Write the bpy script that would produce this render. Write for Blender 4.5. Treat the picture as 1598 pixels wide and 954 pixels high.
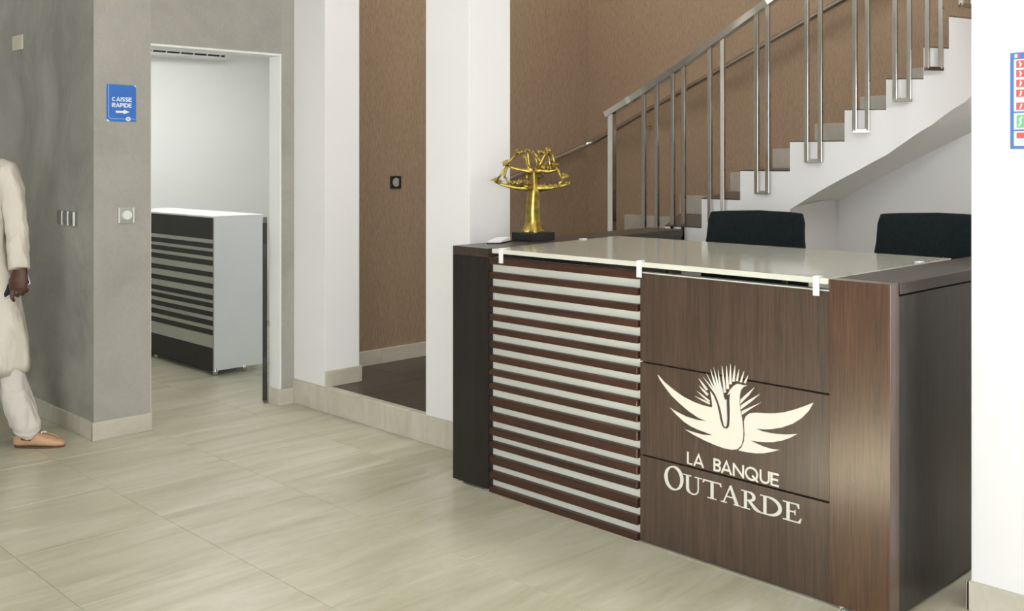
import bpy, bmesh, math, random
from mathutils import Vector, Matrix

random.seed(7)
for o in list(bpy.data.objects):
    bpy.data.objects.remove(o, do_unlink=True)
scene = bpy.context.scene
COL = scene.collection
PI = math.pi

# ------------------------------------------------------------------ camera
YAW = math.radians(45.57)                      # view direction measured from world +X
FW = Vector((math.cos(YAW), math.sin(YAW), 0.0))
RT = Vector((math.sin(YAW), -math.cos(YAW), 0.0))
cam_data = bpy.data.cameras.new('camera')
cam = bpy.data.objects.new('camera', cam_data)
COL.objects.link(cam)
cam.location = (0.0, 0.0, 1.5)
cam.rotation_euler = (PI / 2, 0.0, YAW - PI / 2)
cam_data.sensor_width = 36.0
cam_data.lens = 1618.0 / 1598.0 * 36.0
cam_data.shift_y = -227.0 / 1598.0
cam_data.clip_start = 0.05
scene.camera = cam

# ------------------------------------------------------------------ light and exposure
scene.view_settings.view_transform = 'Standard'
scene.view_settings.look = 'None'
scene.view_settings.gamma = 1.0
scene.view_settings.use_curve_mapping = False
scene.view_settings.exposure = 0.0

world = bpy.data.worlds.new('daylight')
scene.world = world
world.use_nodes = True
bg = world.node_tree.nodes['Background']
bg.inputs[0].default_value = (0.93, 0.97, 1.0, 1.0)
bg.inputs[1].default_value = 2.6

def add_light(name, kind, loc, energy, color=(1, 1, 1), size=None, aim=None):
    d = bpy.data.lights.new(name, kind)
    d.energy = energy
    d.color = color
    o = bpy.data.objects.new(name, d)
    COL.objects.link(o)
    o.location = loc
    if size:
        d.shape = 'RECTANGLE'
        d.size, d.size_y = size
    if aim is not None:
        o.rotation_euler = Vector(aim).to_track_quat('-Z', 'Y').to_euler()
    return o

# low sun through a small high opening, cut to size its floor patch
sun = add_light('sun', 'SUN', (-8, 1, 5), 115.0, (1.0, 0.96, 0.88), aim=(0.9, 0.0, -0.435))
sun.data.angle = math.radians(0.6)
# daylight through the glazed street front behind the camera
add_light('street_daylight', 'AREA', (-2.95, 0.2, 1.45), 128, (0.95, 0.98, 1.0), (2.5, 2.3), (1, 0.2, 0.0))
add_light('side_fill_light', 'AREA', (0.2, -2.9, 1.7), 46, (0.97, 0.99, 1.0), (3.6, 2.2), (0.1, 1, 0.0))  # added side fill, with an unseen opening made for it
# the photographer's flash, just above the lens
fl = add_light('camera_flash', 'AREA', (0.0, 0.0, 1.66), 27, (1.0, 0.99, 0.98), (0.07, 0.045), FW)

# ------------------------------------------------------------------ materials
MATS = {}
def new_mat(name):
    m = bpy.data.materials.new(name)
    m.use_nodes = True
    MATS[name] = m
    nt = m.node_tree
    return m, nt, nt.nodes['Principled BSDF']

def node(nt, t, **kw):
    n = nt.nodes.new(t)
    for k, v in kw.items():
        setattr(n, k, v)
    return n

def c4(c):
    return (c[0], c[1], c[2], 1.0)

def ramp(nt, fac, stops):
    r = node(nt, 'ShaderNodeValToRGB')
    e = r.color_ramp.elements
    while len(e) < len(stops):
        e.new(0.5)
    for i, (p, c) in enumerate(stops):
        e[i].position = p
        e[i].color = c4(c)
    nt.links.new(fac, r.inputs[0])
    return r.outputs[0]

def noise(nt, vec, scale, detail=4, rough=0.55, dist=0.0):
    n = node(nt, 'ShaderNodeTexNoise')
    n.inputs['Scale'].default_value = scale
    n.inputs['Detail'].default_value = detail
    n.inputs['Roughness'].default_value = rough
    n.inputs['Distortion'].default_value = dist
    nt.links.new(vec, n.inputs['Vector'])
    return n.outputs[0]

def mapped(nt, scale=(1, 1, 1), src='Object', rot=(0, 0, 0)):
    tc = node(nt, 'ShaderNodeTexCoord')
    mp = node(nt, 'ShaderNodeMapping')
    mp.inputs['Scale'].default_value = scale
    mp.inputs['Rotation'].default_value = rot
    nt.links.new(tc.outputs[src], mp.inputs['Vector'])
    return mp.outputs[0]

def bump(nt, b, height, strength, dist=0.01):
    n = node(nt, 'ShaderNodeBump')
    n.inputs['Strength'].default_value = strength
    n.inputs['Distance'].default_value = dist
    nt.links.new(height, n.inputs['Height'])
    nt.links.new(n.outputs[0], b.inputs['Normal'])

def mix(nt, fac, a, b, mode='MIX'):
    n = node(nt, 'ShaderNodeMix', data_type='RGBA', blend_type=mode)
    if isinstance(fac, (int, float)):
        n.inputs[0].default_value = fac
    else:
        nt.links.new(fac, n.inputs[0])
    for i, v in ((6, a), (7, b)):
        if isinstance(v, tuple):
            n.inputs[i].default_value = c4(v)
        else:
            nt.links.new(v, n.inputs[i])
    return n.outputs[2]

def plain(name, color, rough=0.5, metal=0.0, var=0.06, scale=6.0, bmp=0.0, bscale=80.0, spec=0.5, coat=0.0):
    """a surface of one colour with slight procedural mottling and fine relief"""
    m, nt, b = new_mat(name)
    v = mapped(nt)
    lo = tuple(c * (1 - var) for c in color)
    hi = tuple(min(1, c * (1 + var)) for c in color)
    nt.links.new(ramp(nt, noise(nt, v, scale), [(0.3, lo), (0.7, hi)]), b.inputs['Base Color'])
    b.inputs['Roughness'].default_value = rough
    b.inputs['Metallic'].default_value = metal
    b.inputs['Specular IOR Level'].default_value = spec
    b.inputs['Coat Weight'].default_value = coat
    b.inputs['Coat Roughness'].default_value = 0.12
    if bmp:
        bump(nt, b, noise(nt, v, bscale, 3), bmp, 0.004)
    return m

plain('white_paint', (0.80, 0.79, 0.785), 0.55, var=0.012, scale=1.5, bmp=0.10, bscale=35)
plain('room_white', (0.80, 0.81, 0.79), 0.5, var=0.01, scale=1.5, bmp=0.05)
plain('ceiling_white', (0.82, 0.82, 0.80), 0.8, var=0.01)
plain('steel', (0.58, 0.56, 0.52), 0.13, 1.0, var=0.05, scale=14)
plain('chrome', (0.80, 0.80, 0.80), 0.14, 1.0, var=0.03)
plain('brass', (0.70, 0.58, 0.33), 0.25, 1.0, var=0.05)
plain('black_fabric', (0.006, 0.010, 0.012), 0.9, var=0.3, scale=60, bmp=0.3, bscale=500, spec=0.25)
plain('black_plastic', (0.012, 0.012, 0.013), 0.45, var=0.1)
plain('black_stone', (0.010, 0.012, 0.013), 0.35, var=0.2, scale=20)
plain('grout', (0.40, 0.375, 0.28), 0.85, var=0.08)
plain('joint_dark', (0.02, 0.013, 0.010), 0.8, var=0.1)
plain('backing_laminate', (0.60, 0.61, 0.545), 0.4, var=0.02)
plain('cabinet_white', (0.80, 0.82, 0.85), 0.45, var=0.01)
plain('cabinet_stripe', (0.36, 0.37, 0.31), 0.45, var=0.03)
plain('cabinet_dark', (0.011, 0.0095, 0.007), 0.6, var=0.1)
plain('sign_blue', (0.035, 0.16, 0.56), 0.35, var=0.05)
plain('poster_blue', (0.075, 0.19, 0.52), 0.4, var=0.04)
plain('print_white', (0.82, 0.83, 0.86), 0.5, var=0.02)
plain('print_red', (0.78, 0.10, 0.09), 0.5, var=0.04)
plain('print_green', (0.16, 0.50, 0.22), 0.5, var=0.04)
plain('print_lightblue', (0.35, 0.50, 0.85), 0.5, var=0.04)
plain('letter_cream', (0.65, 0.62, 0.54), 0.45, var=0.02)
plain('letter_grey', (0.60, 0.59, 0.54), 0.45, var=0.02)
plain('switch_dark', (0.16, 0.155, 0.14), 0.3, var=0.03, metal=0.3)
plain('switch_grey', (0.50, 0.49, 0.46), 0.3, var=0.03, metal=0.4)
plain('switch_white', (0.75, 0.75, 0.72), 0.35, var=0.02)
plain('old_beige', (0.60, 0.57, 0.44), 0.5, var=0.05)
def cloth(name, color):
    """soft woven cotton with long creases"""
    m, nt, b = new_mat(name)
    v = mapped(nt, (9, 9, 4.5))
    creases = noise(nt, v, 1.0, 2, 0.45, 0.5)
    weave = noise(nt, mapped(nt), 380, 2)
    nt.links.new(ramp(nt, weave, [(0.3, tuple(c * 0.95 for c in color)), (0.7, color)]), b.inputs['Base Color'])
    b.inputs['Roughness'].default_value = 0.9
    b.inputs['Specular IOR Level'].default_value = 0.2
    bump(nt, b, creases, 0.85, 0.06)
cloth('cloth_cream', (0.66, 0.61, 0.535))
cloth('cloth_trouser', (0.61, 0.57, 0.52))
plain('skin', (0.075, 0.030, 0.018), 0.5, var=0.15, scale=25, bmp=0.1, bscale=200)
plain('hair', (0.006, 0.005, 0.005), 0.8, var=0.3, scale=90, bmp=0.6, bscale=250)
plain('eye_white', (0.75, 0.73, 0.70), 0.25, var=0.02)
plain('shoe_leather', (0.55, 0.33, 0.19), 0.45, var=0.08, scale=25, bmp=0.15, bscale=160)
plain('shoe_sole', (0.10, 0.05, 0.035), 0.7, var=0.1)
plain('sock_dark', (0.05, 0.02, 0.016), 0.9, var=0.1)
plain('phone_dark', (0.008, 0.014, 0.035), 0.12, var=0.1)
plain('phone_white', (0.75, 0.77, 0.82), 0.3, var=0.02)
plain('plastic_white', (0.78, 0.78, 0.77), 0.4, var=0.02)
plain('worktop_grey', (0.32, 0.31, 0.25), 0.5, var=0.04)

def glass_top():
    m, nt, b = new_mat('painted_glass')
    v = mapped(nt)
    nt.links.new(ramp(nt, noise(nt, v, 3), [(0.3, (0.40, 0.395, 0.34)), (0.7, (0.43, 0.425, 0.365))]), b.inputs['Base Color'])
    b.inputs['Roughness'].default_value = 0.13
    b.inputs['IOR'].default_value = 1.55
glass_top()
plain('glass_edge', (0.60, 0.60, 0.53), 0.3, var=0.02)

def gold():
    m, nt, b = new_mat('gold')
    v = mapped(nt)
    nt.links.new(ramp(nt, noise(nt, v, 40), [(0.3, (0.34, 0.24, 0.050)), (0.7, (0.58, 0.44, 0.13))]), b.inputs['Base Color'])
    b.inputs['Metallic'].default_value = 1.0
    b.inputs['Roughness'].default_value = 0.30
    bump(nt, b, noise(nt, v, 120, 3), 0.35, 0.003)
gold()

def wood(name, dark, light, axis, rough=0.38, coat=0.25, contrast=1.0):
    """dark stained oak: fine pores and broad figure drawn out along one axis"""
    m, nt, b = new_mat(name)
    sc = [22.0, 22.0, 22.0]
    sc[axis] = 1.1
    v = mapped(nt, tuple(sc))
    sc2 = [170.0, 170.0, 170.0]
    sc2[axis] = 6.0
    v2 = mapped(nt, tuple(sc2))
    broad = noise(nt, v, 1.0, 5, 0.6, 1.6)
    pores = noise(nt, v2, 1.0, 3, 0.6)
    mid = tuple((a + c) / 2 for a, c in zip(dark, light))
    base = ramp(nt, broad, [(0.28, dark), (0.5, mid), (0.74, light)])
    pore = ramp(nt, pores, [(0.36, (0.45, 0.42, 0.40)), (0.56, (1, 1, 1))])
    nt.links.new(mix(nt, 0.75 * contrast, base, pore, 'MULTIPLY'), b.inputs['Base Color'])
    b.inputs['Roughness'].default_value = rough
    b.inputs['Coat Weight'].default_value = coat
    b.inputs['Coat Roughness'].default_value = 0.25
    bump(nt, b, pores, 0.18, 0.002)
    return m
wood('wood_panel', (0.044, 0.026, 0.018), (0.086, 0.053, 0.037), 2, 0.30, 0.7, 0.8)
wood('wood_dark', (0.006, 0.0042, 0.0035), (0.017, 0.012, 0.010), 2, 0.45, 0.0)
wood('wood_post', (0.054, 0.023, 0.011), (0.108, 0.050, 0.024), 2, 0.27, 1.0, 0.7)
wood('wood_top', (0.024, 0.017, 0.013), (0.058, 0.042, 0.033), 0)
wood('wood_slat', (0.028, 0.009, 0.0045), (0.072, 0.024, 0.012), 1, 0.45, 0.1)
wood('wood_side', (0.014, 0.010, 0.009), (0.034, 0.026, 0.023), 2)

def stucco():
    m, nt, b = new_mat('grey_stucco')
    v = mapped(nt, (1, 1, 1))
    clouds = noise(nt, v, 1.6, 6, 0.62, 0.6)
    fine = noise(nt, v, 38, 4, 0.6)
    col = ramp(nt, clouds, [(0.25, (0.31, 0.298, 0.268)), (0.5, (0.375, 0.36, 0.325)), (0.75, (0.43, 0.412, 0.372))])
    col = mix(nt, 0.35, col, ramp(nt, fine, [(0.3, (0.80, 0.80, 0.80)), (0.7, (1.0, 1.0, 1.0))]), 'MULTIPLY')
    nt.links.new(col, b.inputs['Base Color'])
    b.inputs['Roughness'].default_value = 0.42
    v2 = mapped(nt, (2.4, 2.4, 1.6))
    trowel = noise(nt, v2, 3.0, 8, 0.72, 0.7)
    bump(nt, b, trowel, 0.42, 0.02)
stucco()

def stucco_worn():
    """the same plaster where people lean and brush past: large darker rubbed stains"""
    m, nt, b = new_mat('grey_stucco_worn')
    v = mapped(nt, (1, 1, 1))
    clouds = noise(nt, v, 1.3, 6, 0.65, 0.8)
    fine = noise(nt, v, 38, 4, 0.6)
    col = ramp(nt, clouds, [(0.28, (0.20, 0.20, 0.172)), (0.5, (0.345, 0.335, 0.292)), (0.72, (0.44, 0.425, 0.372))])
    col = mix(nt, 0.35, col, ramp(nt, fine, [(0.3, (0.80, 0.80, 0.80)), (0.7, (1.0, 1.0, 1.0))]), 'MULTIPLY')
    nt.links.new(col, b.inputs['Base Color'])
    b.inputs['Roughness'].default_value = 0.42
    v2 = mapped(nt, (2.4, 2.4, 1.6))
    bump(nt, b, noise(nt, v2, 3.0, 8, 0.72, 0.7), 0.35, 0.02)
stucco_worn()

def wallpaper():
    """brown bark-like vinyl with short vertical streaks"""
    m, nt, b = new_mat('brown_wallpaper')
    v = mapped(nt, (130, 130, 24))
    v2 = mapped(nt, (26, 26, 3))
    s1 = noise(nt, v, 1.0, 4, 0.65, 0.4)
    s2 = noise(nt, v2, 1.0, 3, 0.6, 0.5)
    col = ramp(nt, s1, [(0.30, (0.240, 0.165, 0.104)), (0.5, (0.306, 0.213, 0.136)), (0.72, (0.372, 0.264, 0.174))])
    col = mix(nt, 0.25, col, ramp(nt, s2, [(0.3, (0.80, 0.79, 0.78)), (0.7, (1, 1, 1))]), 'MULTIPLY')
    nt.links.new(col, b.inputs['Base Color'])
    b.inputs['Roughness'].default_value = 0.62
    bump(nt, b, s1, 0.25, 0.003)
wallpaper()

def tile(name, stops, rough, vein=1.0, src='Object', rnd=True):
    """stone-look porcelain: long drifting veins, each tile cut from another place"""
    m, nt, b = new_mat(name)
    geo = node(nt, 'ShaderNodeNewGeometry')
    info = node(nt, 'ShaderNodeObjectInfo')
    mul = node(nt, 'ShaderNodeVectorMath', operation='SCALE')
    mul.inputs[0].default_value = (0.35, 0.30, 0.2)
    nt.links.new(info.outputs['Random'], mul.inputs['Scale'])
    add = node(nt, 'ShaderNodeVectorMath', operation='ADD')
    nt.links.new(geo.outputs['Position'], add.inputs[0])
    nt.links.new(mul.outputs[0], add.inputs[1])
    mp = node(nt, 'ShaderNodeMapping')
    mp.inputs['Rotation'].default_value = (0, 0, math.radians(-7))
    mp.inputs['Scale'].default_value = (0.75, 4.6, 2.0)
    nt.links.new(add.outputs[0], mp.inputs['Vector'])
    veins = noise(nt, mp.outputs[0], 1.6, 8, 0.62, 1.1)
    fine = noise(nt, add.outputs[0], 26, 5, 0.65, 0.4)
    col = ramp(nt, veins, stops)
    col = mix(nt, 0.30 * vein, col, ramp(nt, fine, [(0.3, (0.80, 0.80, 0.78)), (0.7, (1.0, 1.0, 1.0))]), 'MULTIPLY')
    nt.links.new(col, b.inputs['Base Color'])
    b.inputs['Roughness'].default_value = rough
    bump(nt, b, fine, 0.05, 0.002)
tile('floor_tile', [(0.27, (0.385, 0.365, 0.250)), (0.46, (0.49, 0.465, 0.345)), (0.60, (0.56, 0.53, 0.415)), (0.76, (0.66, 0.635, 0.53))], 0.30)
tile('skirting_tile', [(0.27, (0.46, 0.43, 0.34)), (0.5, (0.55, 0.52, 0.43)), (0.78, (0.63, 0.60, 0.51))], 0.4)
tile('stair_skirting_tile', [(0.27, (0.36, 0.335, 0.29)), (0.5, (0.43, 0.40, 0.35)), (0.78, (0.50, 0.47, 0.42))], 0.45)
tile('dark_tile', [(0.27, (0.040, 0.032, 0.026)), (0.5, (0.060, 0.050, 0.042)), (0.78, (0.085, 0.073, 0.062))], 0.36)

def emitter(name, color, strength):  # glow of the light panels added out of view
    m, nt, b = new_mat(name)
    b.inputs['Base Color'].default_value = c4(color)
    b.inputs['Emission Color'].default_value = c4(color)
    b.inputs['Emission Strength'].default_value = strength
emitter('hall_fill_light', (1.0, 0.985, 0.965), 4.9)
emitter('stair_fill_light', (1.0, 0.985, 0.965), 20.0)
emitter('office_fill_light', (1.0, 0.99, 0.98), 16.0)
emitter('room_fill_light', (1.0, 0.995, 0.975), 16.0)

# ------------------------------------------------------------------ mesh helpers
class MB:
    """collects shapes; build() links them as ONE mesh object"""
    def __init__(self):
        self.bm = bmesh.new()

    def verts(self, pts):
        return [self.bm.verts.new(p) for p in pts]

    def face(self, vs):
        try:
            return self.bm.faces.new(vs)
        except ValueError:
            return None

    def box(self, x0, x1, y0, y1, z0, z1):
        return self.prism([(x0, y0), (x1, y0), (x1, y1), (x0, y1)], z0, z1)

    def prism(self, plan, z0, z1):
        """vertical prism over a plan polygon; z0 / z1 numbers or one per corner"""
        n = len(plan)
        za = z0 if isinstance(z0, (list, tuple)) else [z0] * n
        zb = z1 if isinstance(z1, (list, tuple)) else [z1] * n
        a = self.verts([(p[0], p[1], z) for p, z in zip(plan, za)])
        b = self.verts([(p[0], p[1], z) for p, z in zip(plan, zb)])
        self.face(a[::-1]); self.face(b)
        for i in range(n):
            j = (i + 1) % n
            self.face([a[i], a[j], b[j], b[i]])
        return self

    def extrude_poly(self, pts, vec):
        """closed planar outline pushed along vec"""
        vec = Vector(vec)
        a = self.verts(pts)
        b = self.verts([Vector(p) + vec for p in pts])
        self.face(a); self.face(b[::-1])
        n = len(a)
        for i in range(n):
            j = (i + 1) % n
            self.face([a[j], a[i], b[i], b[j]])
        return self

    def loft(self, rings, caps=True, closed=False):
        vr = [self.verts(r) for r in rings]
        n = len(vr[0])
        m = len(vr)
        for k in range(m if closed else m - 1):
            r0, r1 = vr[k], vr[(k + 1) % m]
            for i in range(n):
                j = (i + 1) % n
                self.face([r0[i], r0[j], r1[j], r1[i]])
        if caps and not closed:
            self.face(vr[0][::-1]); self.face(vr[-1])
        return self

    def tube(self, path, rad, seg=10, caps=True, square=False, flat=None, wob=0.0):
        """round (or square) bar along a path; rad a number, list, or list of (a, b)"""
        P = [Vector(p) for p in path]
        n = len(P)
        R = rad if isinstance(rad, (list, tuple)) else [rad] * n
        rings = []
        prev = None
        for i in range(n):
            t = (P[min(i + 1, n - 1)] - P[max(i - 1, 0)])
            t = t.normalized() if t.length > 1e-9 else Vector((0, 0, 1))
            if prev is None:
                up = Vector(flat) if flat else (Vector((0, 0, 1)) if abs(t.z) < 0.9 else Vector((1, 0, 0)))
            else:
                up = prev
            u = (up - t * up.dot(t)).normalized()
            w = t.cross(u).normalized()
            prev = u
            ra, rb = R[i] if isinstance(R[i], (list, tuple)) else (R[i], R[i])
            ring = []
            if square:
                for a, b in ((1, 1), (-1, 1), (-1, -1), (1, -1)):
                    ring.append(P[i] + u * ra * a + w * rb * b)
            else:
                for k in range(seg):
                    an = 2 * PI * k / seg
                    q = 1 + (wob * (random.random() - 0.5) if wob else 0)
                    ring.append(P[i] + (u * ra * math.cos(an) + w * rb * math.sin(an)) * q)
            rings.append(ring)
        return self.loft(rings, caps)

    def ball(self, c, r, seg=12, rng=8):
        c = Vector(c)
        rr = r if isinstance(r, (list, tuple)) else (r, r, r)
        rings = []
        for i in range(1, rng):
            th = PI * i / rng
            rings.append([c + Vector((rr[0] * math.sin(th) * math.cos(2 * PI * k / seg), rr[1] * math.sin(th) * math.sin(2 * PI * k / seg), -rr[2] * math.cos(th))) for k in range(seg)])
        vr = [self.verts(r_) for r_ in rings]
        bot = self.bm.verts.new(c - Vector((0, 0, rr[2])))
        top = self.bm.verts.new(c + Vector((0, 0, rr[2])))
        for a, b in zip(vr[:-1], vr[1:]):
            for i in range(seg):
                j = (i + 1) % seg
                self.face([a[i], a[j], b[j], b[i]])
        for i in range(seg):
            j = (i + 1) % seg
            self.face([bot, vr[0][j], vr[0][i]])
            self.face([top, vr[-1][i], vr[-1][j]])
        return self

    def ribbon(self, pts, hw, place, depth, closed=False):
        """flat stroke in a (u, v) plane with its own half widths, given thickness"""
        n = len(pts)
        H = hw if isinstance(hw, (list, tuple)) else [hw] * n
        L, Rr = [], []
        for i in range(n):
            if closed:
                a, b = pts[(i - 1) % n], pts[(i + 1) % n]
            else:
                a, b = pts[max(i - 1, 0)], pts[min(i + 1, n - 1)]
            tx, ty = b[0] - a[0], b[1] - a[1]
            l = math.hypot(tx, ty) or 1
            # mitre so that corners keep their width
            k = 1.0
            if closed or 0 < i < n - 1:
                p0, p1, p2 = pts[(i - 1) % n], pts[i], pts[(i + 1) % n]
                d1 = (p1[0] - p0[0], p1[1] - p0[1])
                l1 = math.hypot(*d1) or 1
                cs = (d1[0] * tx + d1[1] * ty) / (l1 * l)
                k = 1.0 / max(0.55, cs)
            nx, ny = -ty / l * H[i] * k, tx / l * H[i] * k
            L.append((pts[i][0] + nx, pts[i][1] + ny))
            Rr.append((pts[i][0] - nx, pts[i][1] - ny))
        f = [(self.bm.verts.new(place(*L[i], 0)), self.bm.verts.new(place(*Rr[i], 0)), self.bm.verts.new(place(*Rr[i], depth)), self.bm.verts.new(place(*L[i], depth))) for i in range(n)]
        for i in range(n if closed else n - 1):
            a, b = f[i], f[(i + 1) % n]
            for k in range(4):
                self.face([a[k], a[(k + 1) % 4], b[(k + 1) % 4], b[k]])
        if not closed:
            self.face(list(f[0])); self.face(list(f[-1])[::-1])
        return self

    def flat_poly(self, pts, place, depth):
        a = self.verts([place(u, v, 0) for u, v in pts])
        b = self.verts([place(u, v, depth) for u, v in pts])
        self.face(a); self.face(b[::-1])
        n = len(a)
        for i in range(n):
            j = (i + 1) % n
            self.face([a[j], a[i], b[i], b[j]])
        return self

    def mesh(self, name, mat, bevel=0.0, smooth=False, seg=2):
        bm = self.bm
        bmesh.ops.recalc_face_normals(bm, faces=bm.faces[:])
        if bevel:
            es = [e for e in bm.edges if len(e.link_faces) == 2 and e.calc_face_angle(0) > 0.6]
            bmesh.ops.bevel(bm, geom=es, offset=bevel, segments=seg, affect='EDGES', profile=0.6)
        me = bpy.data.meshes.new(name)
        bm.to_mesh(me)
        bm.free()
        if smooth:
            for p in me.polygons:
                p.use_smooth = True
        me.materials.append(MATS[mat] if isinstance(mat, str) else mat)
        return me

    def build(self, name, mat, parent=None, bevel=0.0, smooth=False, local=False, seg=2):
        return link(name, self.mesh(name, mat, bevel, smooth, seg), parent, local)

def chain_loc(o):
    v = Vector((0, 0, 0))
    while o is not None:
        v += o.location
        o = o.parent
    return v

def link(name, me, parent=None, local=False):
    """mesh given in world coordinates unless local; a top-level mesh gets its origin at its base"""
    o = bpy.data.objects.new(name, me)
    COL.objects.link(o)
    if parent is not None:
        o.parent = parent
        if not local:
            o.location = -chain_loc(parent)
    elif not local:
        xs = [v.co.x for v in me.vertices]; ys = [v.co.y for v in me.vertices]; zs = [v.co.z for v in me.vertices]
        c = Vector(((min(xs) + max(xs)) / 2, (min(ys) + max(ys)) / 2, min(zs)))
        me.transform(Matrix.Translation(-c))
        o.location = c
    return o

def tag(o, label=None, cat=None, group=None, kind=None):
    for k, v in (('label', label), ('category', cat), ('group', group), ('kind', kind)):
        if v:
            o[k] = v
    return o

def thing(name, loc, label, cat, rotz=0.0, group=None):
    o = bpy.data.objects.new(name, None)
    COL.objects.link(o)
    o.location = loc
    o.rotation_euler = (0, 0, rotz)
    o.empty_display_size = 0.1
    return tag(o, label, cat, group)

def struct(name, mb, mat, label, bevel=0.0):
    return tag(mb.build(name, mat, bevel=bevel), label, None, None, 'structure')

def copy_tree(o, parent=None):
    c = o.copy()
    COL.objects.link(c)
    if parent is not None:
        c.parent = parent
    for ch in [x for x in bpy.data.objects if x.parent == o]:
        copy_tree(ch, c)
    return c

# ================================================================== the setting
HZ = 3.30            # hall ceiling
SZ = 5.20            # stairwell ceiling
YB = 5.52            # doorway wall and brown wall line
XW = 3.525           # line of the white wall beside the desk
PL = 0.147           # raised floor behind the opening

# ---- floor: a bed of grout with separate tiles set on it
floor = struct('floor', MB().box(-3.0, 6.45, -3.0, 9.0, -0.12, -0.003), 'grout', 'beige stone-look tiled floor of the hall')
TS = 0.60
tile_me = MB().box(-TS / 2 + 0.0012, TS / 2 - 0.0012, -TS / 2 + 0.0012, TS / 2 - 0.0012, -0.0115, 0.0).mesh('tile', 'floor_tile', bevel=0.0012, seg=1)
n_tile = 0
fl0 = floor.location.copy()
for i in range(-4, 6):
    for j in range(-7, 9):
        cx, cy = 2.0 + TS * (i - 0.5), 4.1 + TS * (j - 0.5)
        x0, x1, y0, y1 = cx - TS / 2, cx + TS / 2, cy - TS / 2, cy + TS / 2
        if x0 > 5.3 or y1 > 9.0:
            continue
        if y0 > YB and x1 < 1.0:                      # far left passage, never seen
            continue
        if x0 > XW + 0.1 and 1.5 < y1 and y0 < 5.7 and x0 > 4.4:
            continue
        t = bpy.data.objects.new('tile', tile_me)
        COL.objects.link(t)
        t.parent = floor
        t.location = Vector((cx, cy, 0)) - fl0
        n_tile += 1

# ---- grey plaster walls round the doorway
struct('wall_left', MB().prism([(2.282, YB), (2.44, YB + 0.158), (2.44, 9.0), (2.282, 9.0)], 0, HZ), 'grey_stucco_worn', 'worn grey plaster wall running away behind the man')
struct('wall_back', MB().prism([(2.282, YB), (2.600, YB), (2.600, YB + 0.155), (2.437, YB + 0.155)], 0, HZ), 'grey_stucco', 'grey trowelled plaster wall left of the doorway')
struct('wall_back_lintel', MB().box(2.600, 3.434, YB, YB + 0.155, 2.150, HZ), 'grey_stucco', 'grey plaster over the doorway')
struct('wall_back_jamb', MB().box(3.434, 3.530, YB, YB + 0.12, 0, HZ), 'grey_stucco', 'narrow grey plaster strip right of the doorway')
struct('trim_1', MB().box(3.424, 3.434, YB + 0.001, YB + 0.12, 0.0, 2.150), 'room_white', 'white painted right reveal of the doorway')
struct('trim_2', MB().box(2.600, 3.424, YB + 0.001, YB + 0.16, 2.138, 2.150), 'room_white', 'white painted underside of the door lintel')
struct('trim_3', MB().box(2.600, 2.604, YB + 0.004, YB + 0.16, 0.0, 2.138), 'room_white', 'white painted left reveal of the doorway')

# ---- white walls along the desk side of the hall
struct('wall_center', MB().box(XW, XW + 0.25, 5.185, YB + 0.155, PL, SZ), 'white_paint', 'white wall between the doorway and the dark stair lobby', 0.004)
struct('wall_column', MB().box(XW, XW + 0.29, 3.905, 4.250, PL, SZ), 'white_paint', 'white square column behind the left end of the desk', 0.004)
pier = struct('wall_right', MB().box(3.515, 3.80, -3.0, 1.398, 0, SZ), 'white_paint', 'white wall at the right edge with a safety poster', 0.004)
struct('wall_over_openings', MB().box(XW + 0.02, XW + 0.25, 1.398, 3.905, HZ, SZ), 'white_paint', 'white wall above the desk opening').location.z += 0.0
struct('wall_over_lobby', MB().box(XW + 0.02, XW + 0.25, 4.250, 5.185, HZ, SZ), 'white_paint', 'white wall above the lobby opening')

# ---- raised lobby with dark tiles and a pale tiled upstand
platform = struct('floor_lobby', MB().box(XW + 0.012, 5.06, 3.905, YB + 0.02, 0.0, PL - 0.012), 'grout', 'raised lobby floor of dark tiles beyond the step')
for a in range(3):
    for b in range(3):
        x0 = XW + 0.042 + a * 0.5
        y0 = 3.912 + b * 0.54
        MB().box(x0 + 0.001, min(x0 + 0.499, 5.05), y0 + 0.001, min(y0 + 0.539, YB + 0.019), PL - 0.013, PL).build('tile', 'dark_tile', platform, 0.001, seg=1)
MB().box(XW - 0.006, XW + 0.040, 4.25, 5.185, PL - 0.013, PL + 0.002).build('step_nosing', 'skirting_tile', platform, 0.003)
base = struct('baseboard_center', MB().box(XW + 0.002, XW + 0.012, 3.70, YB, 0.0, PL - 0.003), 'grout', 'pale stone tile upstand along the foot of the white wall')
ys = [3.70, 4.235, 4.585, 5.161, 5.519]
for a, b in zip(ys[:-1], ys[1:]):
    MB().box(XW - 0.010, XW + 0.003, a + 0.001, b - 0.001, 0.0, PL).build('tile', 'skirting_tile', base, 0.002, seg=1)
bl = struct('baseboard_lobby', MB().box(XW + 0.004, XW + 0.25, 5.181, 5.1855, PL, PL + 0.096), 'grout', 'pale stone skirting on the end of the white wall in the lobby')
MB().box(XW - 0.004, XW + 0.262, 5.172, 5.184, PL, PL + 0.098).build('tile', 'skirting_tile', bl, 0.002, seg=1)
MB().box(XW + 0.2505, XW + 0.262, 5.184, 5.50, PL, PL + 0.098).build('tile', 'skirting_tile', bl, 0.002, seg=1)

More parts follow.
